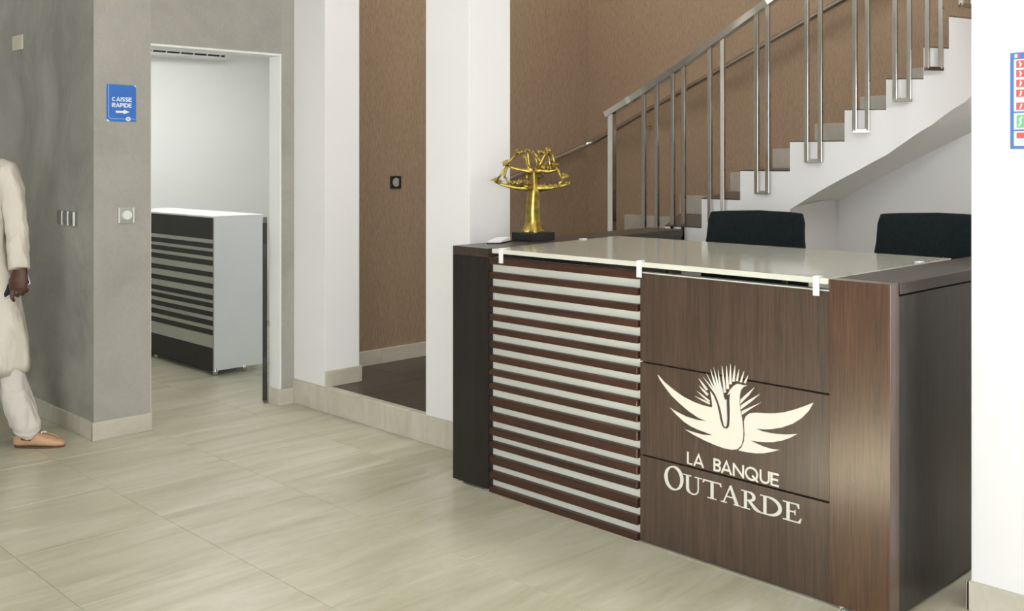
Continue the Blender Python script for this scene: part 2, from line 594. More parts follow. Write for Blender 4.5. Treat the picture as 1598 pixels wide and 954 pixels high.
def skirt(name, label, segs):
    """a skirting of separate stone tiles; segs are plan rectangles"""
    bx = [s for s in segs]
    o = None
    for s in bx:
        if o is None:
            mx, my = (s[0] + s[1]) / 2, (s[2] + s[3]) / 2
            o = struct(name, MB().box(min(s[0], s[1]) + 0.002, max(s[0], s[1]) - 0.002, s[2] + 0.002, s[3] - 0.002, 0, 0.09), 'grout', label)
        MB().box(s[0], s[1], s[2], s[3], 0, 0.098).build('tile', 'skirting_tile', o, 0.002, seg=1)
    return o
skirt('baseboard_left', 'stone skirting along the worn grey wall', [(2.270, 2.2825, 5.509 + 0.6 * k, 6.108 + 0.6 * k) for k in range(5)])
skirt('baseboard_back', 'stone skirting left of the doorway', [(2.270, 2.604, 5.508, 5.520)])
skirt('baseboard_jamb', 'stone skirting round the right door jamb', [(3.412, 3.515, 5.508, 5.520), (3.412, 3.4245, 5.5205, 5.632)])
skirt('baseboard_right', 'stone skirting under the right white wall', [(3.502, 3.515, 0.81 - 0.6 * k, 1.408 - 0.6 * k) for k in range(5)] + [(3.502, 3.80, 1.3985, 1.410)])

# ---- brown papered stairwell
struct('wall_stair_back', MB().box(XW + 0.25, 6.43, YB + 0.02, YB + 0.155, 0.0, SZ), 'brown_wallpaper', 'brown streaked wallpaper wall of the lobby')
struct('wall_stair_side', MB().box(6.29, 6.43, -3.0, YB + 0.02, 0.0, SZ), 'brown_wallpaper', 'brown streaked wallpaper wall beside the stairs')
bs = struct('baseboard_stair', MB().box(3.80, 5.05, YB + 0.011, YB + 0.02, PL, PL + 0.09), 'grout', 'pale stone skirting along the brown lobby wall')
for a in range(3):
    MB().box(3.79 + 0.42 * a, 3.79 + 0.42 * a + 0.418, YB + 0.008, YB + 0.0195, PL, PL + 0.098).build('tile', 'skirting_tile', bs, 0.002, seg=1)

# ---- cash room seen through the doorway
struct('wall_room_back', MB().box(2.44, 5.40, 8.50, 8.62, 0, 2.75), 'room_white', 'white back wall of the cash room')
struct('wall_room_right', MB().box(5.28, 5.40, YB + 0.155, 8.50, 0, 2.75), 'room_white', 'white side wall of the cash room')
struct('wall_room_left', MB().box(2.441, 2.452, YB + 0.156, 8.50, 0, 2.75), 'room_white', 'white inner face of the cash room wall')
struct('wall_room_front', MB().box(3.53, 5.28, YB + 0.156, YB + 0.166, 0, 2.75), 'room_white', 'white inner face beside the cash room door')
struct('ceiling_room', MB().box(2.44, 5.40, YB + 0.155, 8.62, 2.75, 2.82), 'ceiling_white', 'white ceiling of the cash room')

# ---- rest of the hall: ceiling, street front behind the camera
struct('ceiling', MB().box(-3.0, XW + 0.02, -3.0, 9.0, HZ, HZ + 0.08), 'ceiling_white', 'white hall ceiling')
struct('ceiling_stair', MB().box(XW + 0.02, 6.43, -3.0, YB + 0.155, SZ, SZ + 0.08), 'ceiling_white', 'white ceiling high over the stairs')
st = MB()
for y0, y1, z0, z1 in ((-3.0, -1.0, 0, HZ), (2.65, 9.0, 0, HZ), (-1.0, 1.55, 2.6, HZ), (1.55, 2.05, 0, HZ), (2.05, 2.65, 0, 1.9), (2.05, 2.65, 2.5, HZ)):  # the small high opening is placed to shape the sun patch
    st.box(-3.12, -3.0, y0, y1, z0, z1)
struct('wall_street', st, 'white_paint', 'white street wall behind the photographer')
struct('wall_sun_blocker', MB().box(-9.2, -3.12, -1.6, 1.75, 2.65, 2.75), 'white_paint', 'unseen slab added to keep the sun off the wide street opening')  # added slab out of view, blocks the sun from the wide opening
sd = MB()
for x0, x1, z0, z1 in ((-3.12, -1.6, 0, HZ), (2.0, 6.43, 0, HZ), (-1.6, 2.0, 0, 0.6), (-1.6, 2.0, 2.8, HZ)):
    sd.box(x0, x1, -3.12, -3.0, z0, z1)
struct('wall_side', sd, 'white_paint', 'white side wall behind the photographer')
struct('wall_end', MB().box(-3.12, 2.44, 9.0, 9.12, 0, HZ), 'white_paint', 'white end wall of the passage')

def fill_panel(x, y, z, w, d, label, m):  # light panels out of view, added to brighten hall, stairs and rooms
    t = thing('fill_panel', (x, y, z), label, 'ceiling light', group='added light panels')
    fr = MB()
    for a0, a1, b0, b1 in ((-w / 2, w / 2, -d / 2, -d / 2 + .02), (-w / 2, w / 2, d / 2 - .02, d / 2), (-w / 2, -w / 2 + .02, -d / 2 + .02, d / 2 - .02), (w / 2 - .02, w / 2, -d / 2 + .02, d / 2 - .02)):
        fr.box(a0, a1, b0, b1, -0.02, 0.0)
    fr.build('frame', 'plastic_white', t, local=True)
    MB().box(-w / 2 + .02, w / 2 - .02, -d / 2 + .02, d / 2 - .02, -0.012, -0.001).build('diffuser', m, t, local=True)
for x, y, where in ((0.6, 2.0, 'beside the photographer'), (0.6, 4.6, 'in the middle of the hall'), (2.4, 2.4, 'before the desk emblem'), (2.4, 4.2, 'before the lobby step'),
                    (-1.4, 3.0, 'near the street wall'), (1.2, 7.2, 'over the passage behind the man')):
    fill_panel(x, y, HZ, 0.6, 0.6, 'unseen square light panel added ' + where, 'hall_fill_light')
for x, y, where in ((4.7, 4.6, 'lobby'), (4.9, 1.9, 'office chairs')):
    fill_panel(x, y, SZ, 0.9, 0.9, 'unseen large light panel added high above the ' + where, 'stair_fill_light')
struct('ceiling_office', MB().box(3.80, 6.29, -3.0, 1.2, 2.95, 3.02), 'ceiling_white', 'low white ceiling of the back office')
fill_panel(4.9, 0.55, 2.95, 1.2, 0.6, 'unseen wide light panel added to brighten the wall under the stairs', 'office_fill_light')  # added lamp hidden behind the right wall, brightens the wall under the stairs
fill_panel(3.7, 7.1, 2.75, 1.2, 0.6, 'unseen wide light panel added to brighten the cash room', 'room_fill_light')

# ================================================================== staircase
S = [(-5, 4.78, 4.33, 0.30), (-4, 4.88, 4.33, 0.46), (-3, 4.97, 4.32, 0.62), (-2, 5.03, 4.27, 0.78), (-1, 5.04, 4.09, 0.935),
     (0, 5.06, 3.836, 1.098), (1, 5.08, 3.584, 1.27), (2, 5.10, 3.332, 1.437), (3, 5.12, 3.023, 1.60), (4, 5.18, 2.729, 1.767),
     (5, 5.28, 2.544, 1.929), (6, 5.41, 2.40, 2.097), (7, 5.56, 2.328, 2.268), (8, 5.75, 2.28, 2.44), (9, 5.95, 2.26, 2.60)]
WX = 6.288
WP = [(4.95, YB + 0.015), (5.30, YB + 0.015), (5.68, YB + 0.015), (6.05, YB + 0.015), (WX, 5.153), (WX, 4.627), (WX, 4.185), (WX, 3.842), (WX, 3.521),
      (WX, 3.201), (WX, 2.86), (WX, 2.60), (WX, 2.44), (WX, 2.34), (WX, 2.27)]
LOW = [(3.047, 1.212), (2.86, 1.33), (2.67, 1.442), (2.536, 1.532), (2.37, 1.690), (2.292, 1.815), (2.263, 1.92), (2.25, 2.05)]
def low_z(y):
    if y >= LOW[0][0]:
        return None
    for (a, za), (b, zb) in zip(LOW[:-1], LOW[1:]):
        if b <= y <= a:
            return za + (zb - za) * (a - y) / (a - b)
    return LOW[-1][1]
WLOW = [(3.359, 1.229), (3.085, 1.378), (2.888, 1.48), (2.48, 1.675), (2.27, 1.80)]
def wlow(y):
    for (a, za), (b, zb) in zip(WLOW[:-1], WLOW[1:]):
        if b <= y <= a:
            return za + (zb - za) * (a - y) / (a - b)
    return WLOW[0][1] if y > WLOW[0][0] else WLOW[-1][1]

stair = thing('staircase', (5.6, 3.6, 0.0), 'curving staircase with white stringer and dark treads behind the desk', 'staircase')
white = MB()
def off(k, d):
    """plan point of nose k moved d towards the wall"""
    p = Vector(S[k][1:3]); w = Vector(WP[k])
    return p + (w - p).normalized() * d
def plan_at(i, f):
    """point on the smooth plan curve of the stringer between noses i and i + 1"""
    P = [Vector(S[min(max(j, 0), len(S) - 1)][1:3]) for j in (i - 1, i, i + 1, i + 2)]
    if S[i][0] < 2:
        return P[1].lerp(P[2], f)
    return 0.5 * ((2 * P[1]) + (P[2] - P[0]) * f + (2 * P[0] - 5 * P[1] + 4 * P[2] - P[3]) * f * f + (3 * P[1] - P[0] - 3 * P[2] + P[3]) * f ** 3)
SOF = []                                   # soffit: stringer side and wall side
for i in range(len(S) - 1):
    k, x, y, z = S[i]
    p, q = Vector(S[i][1:3]), Vector(S[i + 1][1:3])
    di, dj = off(i, 0.08) - p, off(i + 1, 0.08) - q
    cuts = [0.0, 1.0]
    if k >= 2:
        cuts = [j / 8 for j in range(9)]
    for a, b in zip(cuts[:-1], cuts[1:]):
        pa, pb = plan_at(i, a), plan_at(i, b)
        ia, ib = pa + di.lerp(dj, a), pb + di.lerp(dj, b)
        la, lb = low_z(pa.y - 1e-4), low_z(pb.y - 1e-4)
        if la is None or lb is None:
            la = lb = 0.0
        else:
            wa, wb = Vector(WP[i]).lerp(Vector(WP[i + 1]), a), Vector(WP[i]).lerp(Vector(WP[i + 1]), b)
            if not SOF:
                SOF.append((ia, la, wa))
            SOF.append((ib, lb, wb))
        white.prism([tuple(pa), tuple(pb), tuple(ib), tuple(ia)], [la, lb, lb, la], z)
bmesh.ops.remove_doubles(white.bm, verts=white.bm.verts[:], dist=0.0004)
white.build('stringer', 'white_paint', stair)
for i in range(len(S) - 1):
    k, x, y, z = S[i]
    a, b = off(i, 0.001), off(i + 1, 0.001)
    w0, w1 = Vector(WP[i]), Vector(WP[i + 1])
    plan = [tuple(a), tuple(b), tuple(w1), tuple(w0)]
    if k == -2:
        plan = [tuple(a), tuple(b), tuple(w1), (WX, YB + 0.015), tuple(w0)]
    MB().prism(plan, z + 0.0005, z + 0.006).build('tread', 'dark_tile', stair)
    # riser below the nose, set back behind the white stringer
    zr = S[i - 1][3] if i else PL
    ia = off(i, 0.081)
    d = (Vector(S[i + 1][1:3]) - Vector(S[i][1:3])).normalized() * 0.02
    MB().prism([tuple(ia), tuple(ia + d), tuple(w0 + d), tuple(w0)], zr + 0.006, z).build('riser', 'stair_skirting_tile', stair)
    # solid fill under the lowest steps
    if k < 2:
        ia2, ib2 = off(i, 0.081), off(i + 1, 0.081)
        fill = plan if k == -2 else [tuple(ia2), tuple(ib2), tuple(w1), tuple(w0)]
        MB().prism(fill, 0.0, z - 0.001).build('slab', 'white_paint', stair)
    # stone skirting on the brown wall beside each tread
    if -1 <= k <= 6:
        MB().box(WX - 0.012, WX + 0.001, w1.y, w0.y, z + 0.006, z + 0.142).build('skirting', 'stair_skirting_tile', stair, 0.002, seg=1)
# curved plaster soffit under the flight
m = MB()
top = [[(p.x, p.y, z + 0.002), (w.x - 0.001, w.y, wlow(w.y) + 0.001)] for p, z, w in SOF]
rows = []
for e0, e1 in top:
    n = 6
    rows.append([Vector(e0).lerp(Vector(e1), j / n) for j in range(n + 1)])
va = [m.verts(r) for r in rows]
vb = [m.verts([p + Vector((0, 0, 0.03)) for p in r]) for r in rows]
for r0, r1, up in ((va, va, False), (vb, vb, True)):
    for i in range(len(rows) - 1):
        for j in range(len(rows[0]) - 1):
            m.face([r0[i][j], r0[i][j + 1], r0[i + 1][j + 1], r0[i + 1][j]])
m.build('soffit', 'white_paint', stair, smooth=True)
# white lining of the wall under the flight, and the cross wall that closes the low end
MB().extrude_poly([(WX - 0.004, 3.40, 0), (WX - 0.004, 3.40, 1.30), (WX - 0.004, 3.085, 1.44), (WX - 0.004, 2.888, 1.54), (WX - 0.004, 2.48, 1.74), (WX - 0.004, 2.27, 1.86), (WX - 0.004, 1.2, 1.90), (WX - 0.004, -2.9, 1.90), (WX - 0.004, -2.9, 0)], (0.005, 0, 0)).build('wall_lining', 'white_paint', stair)
MB().prism([(5.12, 3.05), (5.135, 3.075), (WX, 3.385), (WX, 3.36)], 0.0, [1.23, 1.24, 1.26, 1.25]).build('end_wall', 'white_paint', stair)

# ---- steel balustrade
rail = thing('stair_railing', (5.05, 3.4, 0.9), 'brushed steel balustrade with paired square bars along the stairs', 'railing')
B0 = [(4.999, 4.204, 0.78, 1.79), (5.015, 3.963, 0.82, 1.905), (5.022, 3.87, 0.82, 1.955), (5.031, 3.757, 0.98, 2.018), (5.037, 3.682, 0.98, 2.058), (5.051, 3.505, 1.15, 2.158), (5.058, 3.421, 1.15, 2.205),
      (5.073, 3.205, 1.318, 2.326), (5.078, 3.138, 1.318, 2.366), (5.107, 2.913, 1.496, 2.50), (5.122, 2.841, 1.496, 2.545), (5.174, 2.667, 1.655, 2.66), (5.205, 2.611, 1.655, 2.71),
      (5.279, 2.494, 1.818, 2.83), (5.328, 2.44, 1.818, 2.89), (5.391, 2.371, 1.983, 2.98), (5.469, 2.333, 1.983, 3.05), (5.604, 2.281, 2.33, 3.18), (5.687, 2.26, 2.33, 3.26)]
x, y, z0, z1 = B0[0]
MB().tube([(x, y, z0 - 0.2), (x, y, z1)], 0.020, square=True, flat=(1, 0.05, 0)).build('newel_post', 'steel', rail, 0.002)
for x, y, z0, z1 in B0[1:]:
    MB().tube([(x, y, z0), (x, y, z1)], 0.0115, square=True, flat=(1, 0.12, 0)).build('baluster', 'steel', rail, 0.0015)
for i in range(1, len(B0) - 1, 2):
    a, b = B0[i], B0[i + 1]
    pa, pb = Vector((a[0], a[1], a[2])), Vector((b[0], b[1], b[2]))
    e = (pb - pa).normalized() * 0.012
    MB().tube([pa - e, pb + e], 0.0105, square=True).build('bottom_bracket', 'steel', rail, 0.0015)
    n = Vector((e.y, -e.x, 0)).normalized()
    if n.x < 0: n = -n
    c = (pa + pb) / 2
    MB().tube([c, c + n * 0.04], 0.006, 8).build('fixing', 'steel', rail)
hp = [Vector((p[0], p[1], p[3] + 0.016)) for p in B0]
hp = [hp[0] + (hp[0] - hp[1]).normalized() * 0.05] + hp
MB().tube(hp, [(0.020, 0.024)] * len(hp), square=True, flat=(0, 0, 1)).build('handrail', 'steel', rail, 0.002)
MB().tube([hp[1] + (hp[2] - hp[1]) * 0.50 + Vector((0, 0, 0)), hp[1] + (hp[2] - hp[1]) * 0.62], [(0.0213, 0.0253)] * 2, square=True, flat=(0, 0, 1)).build('joint_sleeve', 'chrome', rail, 0.001)

# ---- round handrail on the brown wall
wr = thing('wall_handrail', (6.22, 4.4, 2.0), 'slim steel handrail fixed to the brown wall above the stairs', 'handrail')
rp = [(5.0, 5.47, 1.26), (5.369, 5.47, 1.372), (5.825, 5.47, 1.51), (6.16, 5.47, 1.612), (6.205, 5.455, 1.632), (6.22, 5.396, 1.655), (6.22, 4.866, 1.882), (6.22, 4.36, 2.091), (6.22, 3.834, 2.310), (6.22, 3.291, 2.536), (6.22, 2.5, 2.87)]
MB().tube(rp, 0.021, 12).build('rail', 'steel', wr, smooth=True)
for y, z in ((4.921, 1.759),):
    f = MB().tube([(6.279, y, z), (6.2895, y, z)], 0.028, 16).build('bracket', 'brass', wr)
    MB().tube([(6.28, y, z), (6.24, y, z), (6.222, y, z + 0.05), (6.22, y, z + 0.085)], 0.006, 8).build('arm', 'brass', f, smooth=True)
f = MB().tube([(5.7, YB + 0.008, 1.36), (5.7, YB + 0.0195, 1.36)], 0.028, 16).build('bracket', 'brass', wr)
MB().tube([(5.7, YB + 0.01, 1.36), (5.7, 5.48, 1.37), (5.7, 5.47, 1.46)], 0.006, 8).build('arm', 'brass', f, smooth=True)

# ================================================================== reception desk
desk = thing('reception_desk', (3.6, 2.6, 0.0), 'dark wood reception desk with striped front, bird emblem and glass top', 'reception desk')
TOPZ = 1.10
# posts at the two front corners
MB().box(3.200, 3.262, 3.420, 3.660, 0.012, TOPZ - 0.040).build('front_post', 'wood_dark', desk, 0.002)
MB().box(3.200, 3.262, 1.527, 1.742, 0.012, TOPZ - 0.0005).build('front_post', 'wood_post', desk, 0.002)
for y in (3.45, 3.63, 1.56, 1.71):
    MB().tube([(3.23, y, 0.0), (3.23, y, 0.014)], 0.016, 12).build('foot', 'chrome', desk)
# left wing, running slightly outwards to the back
lw = [(3.200, 3.660), (4.90, 3.830), (4.90, 3.590), (3.200, 3.420)]
MB().prism(lw[::-1], TOPZ - 0.040, TOPZ).build('wing_top', 'wood_top', desk, 0.002)
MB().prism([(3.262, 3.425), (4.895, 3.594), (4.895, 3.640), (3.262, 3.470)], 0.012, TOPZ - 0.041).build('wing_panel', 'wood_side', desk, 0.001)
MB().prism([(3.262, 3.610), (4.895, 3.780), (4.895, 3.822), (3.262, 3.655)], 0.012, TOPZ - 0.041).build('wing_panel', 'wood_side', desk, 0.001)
# right wing
MB().box(3.2625, 4.55, 1.522, 1.742, TOPZ - 0.038, TOPZ).build('wing_top', 'wood_top', desk, 0.002)
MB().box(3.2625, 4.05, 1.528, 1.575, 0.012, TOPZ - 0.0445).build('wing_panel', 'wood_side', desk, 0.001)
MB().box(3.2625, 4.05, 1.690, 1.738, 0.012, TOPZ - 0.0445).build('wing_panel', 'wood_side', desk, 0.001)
# striped half of the front: pale backing with separate dark slats
MB().box(3.232, 3.256, 2.560, 3.4195, 0.012, 1.056).build('backing_board', 'backing_laminate', desk)
SL = [(1.0615, 1.0304), (0.9955, 0.9664), (0.9312, 0.9027), (0.8678, 0.8399), (0.8053, 0.7772), (0.7446, 0.7165), (0.6831, 0.6540), (0.6207, 0.5911), (0.5569, 0.5291), (0.4950, 0.4672), (0.4320, 0.3931), (0.3612, 0.3248), (0.2929, 0.2603), (0.2309, 0.2031), (0.1672, 0.1293), (0.0972, 0.0623), (0.0281, 0.0010)]    # slat tops and bottoms, metres
for zt, zb in SL:
    MB().box(3.205, 3.2325, 2.566, 3.4185, max(zb, 0.001), zt).build('slat', 'wood_slat', desk, 0.003)
MB().box(3.206, 3.256, 2.552, 3.4195, 1.0565, 1.0605).build('edge_strip', 'backing_laminate', desk)
# emblem half: three panels with dark joints
XF = 3.215
MB().box(3.2335, 3.256, 1.7425, 2.5595, 0.012, 1.055).build('core_board', 'joint_dark', desk)
MB().box(XF, 3.234, 1.7425, 2.560, 0.711, 1.055).build('front_panel', 'wood_panel', desk, 0.0015)
mid_panel = MB().box(XF, 3.234, 1.7425, 2.560, 0.346, 0.705).build('front_panel', 'wood_panel', desk, 0.0015)
low_panel = MB().box(XF, 3.234, 1.7425, 2.560, 0.006, 0.340).build('front_panel', 'wood_panel', desk, 0.0015)
MB().box(3.214, 3.256, 1.7425, 2.552, 1.0565, 1.0605).build('edge_strip', 'backing_laminate', desk)
# inner worktop for the two seats
MB().prism([(3.262, 1.745), (3.86, 1.745), (3.86, 3.45), (3.262, 3.41)], 0.715, 0.74).build('worktop', 'worktop_grey', desk, 0.002)
# painted glass counter on clips
gl = MB().prism([(3.205, 1.748), (4.225, 1.76), (4.225, 3.510), (3.205, 3.398)], TOPZ - 0.019, TOPZ + 0.001)
g = gl.build('glass_top', 'painted_glass', desk, 0.0015)
g.data.materials.append(MATS['glass_edge'])
for p in g.data.polygons:
    if abs(p.normal.z) < 0.5:
        p.material_index = 1
for y in (3.335, 2.553, 1.790):
    c = MB().box(3.197, 3.2045, y - 0.011, y + 0.011, 1.040, TOPZ + 0.006)
    c.box(3.2045, 3.225, y - 0.011, y + 0.011, TOPZ + 0.0015, TOPZ + 0.006)
    c.build('glass_clip', 'plastic_white', desk, 0.001)
for y, x in ((3.47, 3.90), (1.768, 3.95)):
    MB().box(x - 0.018, x + 0.018, y - 0.012, y + 0.012, TOPZ + 0.0015, TOPZ + 0.006).build('glass_clip', 'plastic_white', desk, 0.001)
for y in (2.9, 2.3):
    MB().tube([(3.85, y, 0.74), (3.85, y, TOPZ - 0.019)], 0.012, 12).build('glass_support', 'chrome', desk, smooth=True)

# ---- raised emblem on the middle panel (outlines in metres: y along the front, z up)
EMB_BODY=[(2.4718,0.6686),(2.4388,0.6448),(2.3932,0.621),(2.3483,0.6026),(2.3041,0.5917),(2.2606,0.5855),(2.2195,0.5849),(2.2216,0.6113),(2.2285,0.6435),(2.2126,0.6274),(2.1994,0.6016),(2.1915,0.5742),(2.1846,0.5444),(2.1768,0.5246),(2.1695,0.5176),(2.1591,0.5169),(2.1498,0.5225),(2.1446,0.534),(2.143,0.5562),(2.1425,0.5914),(2.1441,0.6219),(2.1415,0.6508),(2.1539,0.6409),(2.142,0.6626),(2.1266,0.6794),(2.1113,0.6892),(2.0985,0.6895),(2.0884,0.6875),(2.0693,0.6896),(2.0844,0.6821),(2.0945,0.6714),(2.1006,0.6508),(2.1021,0.6245),(2.098,0.5947),(2.0904,0.5613),(2.0854,0.5231),(2.0869,0.4925),(2.0945,0.4684),(2.1113,0.452),(2.1343,0.4457),(2.1653,0.4439),(2.2073,0.4485),(2.2499,0.4558),(2.2986,0.4671),(2.3427,0.4806),(2.3041,0.4778),(2.2606,0.4761),(2.2163,0.4827),(2.2499,0.4871),(2.2823,0.4909),(2.3151,0.4975),(2.3483,0.5096),(2.3819,0.5297),(2.4119,0.5507),(2.3819,0.5412),(2.3372,0.5307),(2.2877,0.5269),(2.2445,0.5292),(2.2823,0.5359),(2.3261,0.5531),(2.365,0.5738),(2.4045,0.598),(2.4388,0.6286),(2.4619,0.652)]
EMB_PLUME=[(2.2189,0.6484),(2.2622,0.6929),(2.216,0.6563),(2.2472,0.7089),(2.2094,0.6611),(2.2278,0.7254),(2.1988,0.6677),(2.2139,0.7336),(2.19,0.6752),(2.1953,0.7288),(2.1812,0.6766),(2.1748,0.6603),(2.1696,0.6341),(2.1643,0.6221),(2.1574,0.6248),(2.1568,0.6018),(2.1545,0.5543),(2.1568,0.533),(2.1611,0.5221),(2.1684,0.5274),(2.1748,0.5506),(2.1836,0.5874),(2.1962,0.6169),(2.208,0.6377)]
EMB_WING=[(2.1071,0.4487),(2.0935,0.4619),(2.0831,0.4853),(2.0799,0.513),(2.0822,0.5359),(2.0831,0.559),(2.0754,0.5777),(2.0598,0.5909),(2.0331,0.5979),(1.9893,0.6032),(1.9547,0.6093),(1.9206,0.619),(1.8828,0.6341),(1.8456,0.6516),(1.8069,0.6718),(1.8251,0.6403),(1.8538,0.6094),(1.887,0.5849),(1.9291,0.5641),(1.9719,0.5505),(1.998,0.5449),(2.034,0.5409),(2.0067,0.5364),(1.9762,0.5364),(1.9461,0.5383),(1.9122,0.5428),(1.8683,0.553),(1.8996,0.5328),(1.9291,0.5182),(1.9633,0.5066),(1.998,0.4999),(2.0287,0.4958),(2.0566,0.4943),(2.0243,0.4871),(1.998,0.4827),(1.9676,0.4811),(1.9376,0.4841),(1.9676,0.4717),(1.998,0.4606),(2.0331,0.4528),(2.0687,0.4494)]
EMB_FEATHERS=[[(2.2977,0.6137),(2.2655,0.6026),(2.2325,0.5935),(2.2291,0.5999),(2.2626,0.6077)],
[(2.288,0.6344),(2.2621,0.6171),(2.235,0.6018),(2.2296,0.608),(2.2578,0.6221)],
[(2.2789,0.656),(2.2617,0.6391),(2.2426,0.6244),(2.2357,0.631),(2.2562,0.6445)],
[(2.2804,0.6834),(2.2646,0.6622),(2.2466,0.6429),(2.2389,0.6488),(2.2584,0.6669)],
[(2.1771,0.7438),(2.1747,0.6951),(2.1692,0.6472),(2.1594,0.6497),(2.1668,0.697)],
[(2.158,0.747),(2.1597,0.7045),(2.1579,0.6627),(2.1464,0.6651),(2.1504,0.7064)],
[(2.1405,0.7571),(2.1444,0.7193),(2.146,0.6818),(2.135,0.6835),(2.1366,0.7205)],
[(2.1208,0.7552),(2.128,0.7248),(2.1331,0.6944),(2.1222,0.6952),(2.1204,0.7253)],
[(2.1035,0.744),(2.1114,0.7214),(2.1175,0.6986),(2.1085,0.6986),(2.1051,0.7213)],
[(2.0822,0.7413),(2.0924,0.7196),(2.101,0.6976),(2.0923,0.6968),(2.0864,0.719)],
[(2.0651,0.7283),(2.0754,0.7131),(2.0841,0.6976),(2.0758,0.6958),(2.0696,0.7119)],
[(2.0397,0.6878),(2.071,0.6598),(2.098,0.634),(2.0989,0.6183),(2.0642,0.6531)],
[(2.0163,0.6685),(2.0598,0.6403),(2.0957,0.6142),(2.0967,0.5985),(2.0508,0.636)],
[(2.0111,0.6388),(2.0553,0.6148),(2.0935,0.5932),(2.0921,0.5799),(2.0508,0.611)]]
def on_front(y, z, d):
    return Vector((XF - 0.0005 - d, y, z))
EM = 0.0025
MB().flat_poly(EMB_BODY, on_front, EM).build('emblem_body', 'letter_cream', mid_panel)
MB().flat_poly(EMB_PLUME, on_front, EM).build('emblem_tail', 'letter_grey', mid_panel)
MB().flat_poly(EMB_WING, on_front, EM).build('emblem_wing', 'letter_cream', mid_panel)
for f in EMB_FEATHERS:
    MB().flat_poly(f, on_front, EM).build('emblem_feather', 'letter_cream', mid_panel)

# ---- lettering built from strokes
def arc(cx, cy, rx, ry, a0, a1, n=14):
    return [(cx + rx * math.cos(math.radians(a0 + (a1 - a0) * i / n)), cy + ry * math.sin(math.radians(a0 + (a1 - a0) * i / n))) for i in range(n + 1)]

def sans(ch, w, h, t):
    """strokes (points, closed) of a plain capital in a box w x h, t = stroke width"""
    e = t / 2
    if ch == 'L': return [([(e, h), (e, e), (w, e)], 0)]
    if ch == 'A': return [([(e * .8, 0), (w / 2, h - e * .6), (w - e * .8, 0)], 0), ([(w * .2, h * .30), (w * .8, h * .30)], 0)]
    if ch == 'B': return [([(e, 0), (e, h)], 0), ([(e, h - e)] + arc(w * .50, h * .745, w * .38, h * .255 - e, 90, -90) + [(e, h * .49)], 0), ([(e, h * .50)] + arc(w * .55, h * .25 + e * .5, w * .45 - e, h * .25 - e * .5, 90, -90) + [(e, e)], 0)]
    if ch == 'N': return [([(e, 0), (e, h)], 0), ([(e, h - e), (w - e, e)], 0), ([(w - e, 0), (w - e, h)], 0)]
    if ch == 'Q': return [(arc(w / 2, h / 2, w / 2 - e, h / 2 - e * .6, 0, 345, 26), 1), ([(w * .55, h * .38), (w * .97, -h * .02)], 0)]
    if ch == 'O': return [(arc(w / 2, h / 2, w / 2 - e, h / 2 - e, 0, 345, 26), 1)]
    if ch == 'U': return [([(e, h)] + arc(w / 2, h * .36, w / 2 - e, h * .36 - e, 180, 360) + [(w - e, h)], 0)]
    if ch == 'E': return [([(w, h - e), (e, h - e), (e, e), (w, e)], 0), ([(e, h * .5), (w * .92, h * .5)], 0)]
    if ch == 'C': return [(arc(w / 2, h / 2, w / 2 - e, h / 2 - e, 50, 310, 20), 0)]
    if ch == 'I': return [([(w / 2, 0), (w / 2, h)], 0)]
    if ch == 'S': return [(arc(w / 2, h * .74, w * .40, h * .26 - e, 40, 260, 12) + arc(w / 2, h * .26, w * .42, h * .26 - e, 80, -140, 12), 0)]
    if ch == 'R': return [([(e, 0), (e, h)], 0), ([(e, h - e)] + arc(w * .52, h * .72, w * .42, h * .28 - e, 90, -90) + [(e, h * .45)], 0), ([(w * .45, h * .45), (w - e, 0)], 0)]
    if ch == 'P': return [([(e, 0), (e, h)], 0), ([(e, h - e)] + arc(w * .52, h * .70, w * .44, h * .30 - e, 90, -90) + [(e, h * .41)], 0)]
    if ch == 'D': return [([(e, 0), (e, h)], 0), ([(e, h - e)] + arc(w * .40, h / 2, w * .60 - e, h / 2 - e, 90, -90, 18) + [(e, e)], 0)]
    return []

def sans_letter(ch, u0, u1, v0, v1, t, place, depth, mat, parent):
    m = MB()
    for i, (pts, closed) in enumerate(sans(ch, u1 - u0, v1 - v0, t)):
        m.ribbon([(u0 + a, v0 + b) for a, b in pts], t / 2, place, depth + 0.00006 * i, bool(closed))
    return m.build('letter', mat, parent)

def on_front_u(u, z, d):           # u runs to the reader's right, which is towards -Y here
    return on_front(-u, z, d)
for ch, l, r in (('L', 2.333, 2.309), ('A', 2.304, 2.257), ('B', 2.214, 2.182), ('A', 2.181, 2.134), ('N', 2.130, 2.083), ('Q', 2.079, 2.024), ('U', 2.018, 1.977), ('E', 1.974, 1.941)):
    sans_letter(ch, -l, -r, 0.352, 0.399, 0.0072, on_front_u, EM, 'letter_cream', mid_panel)

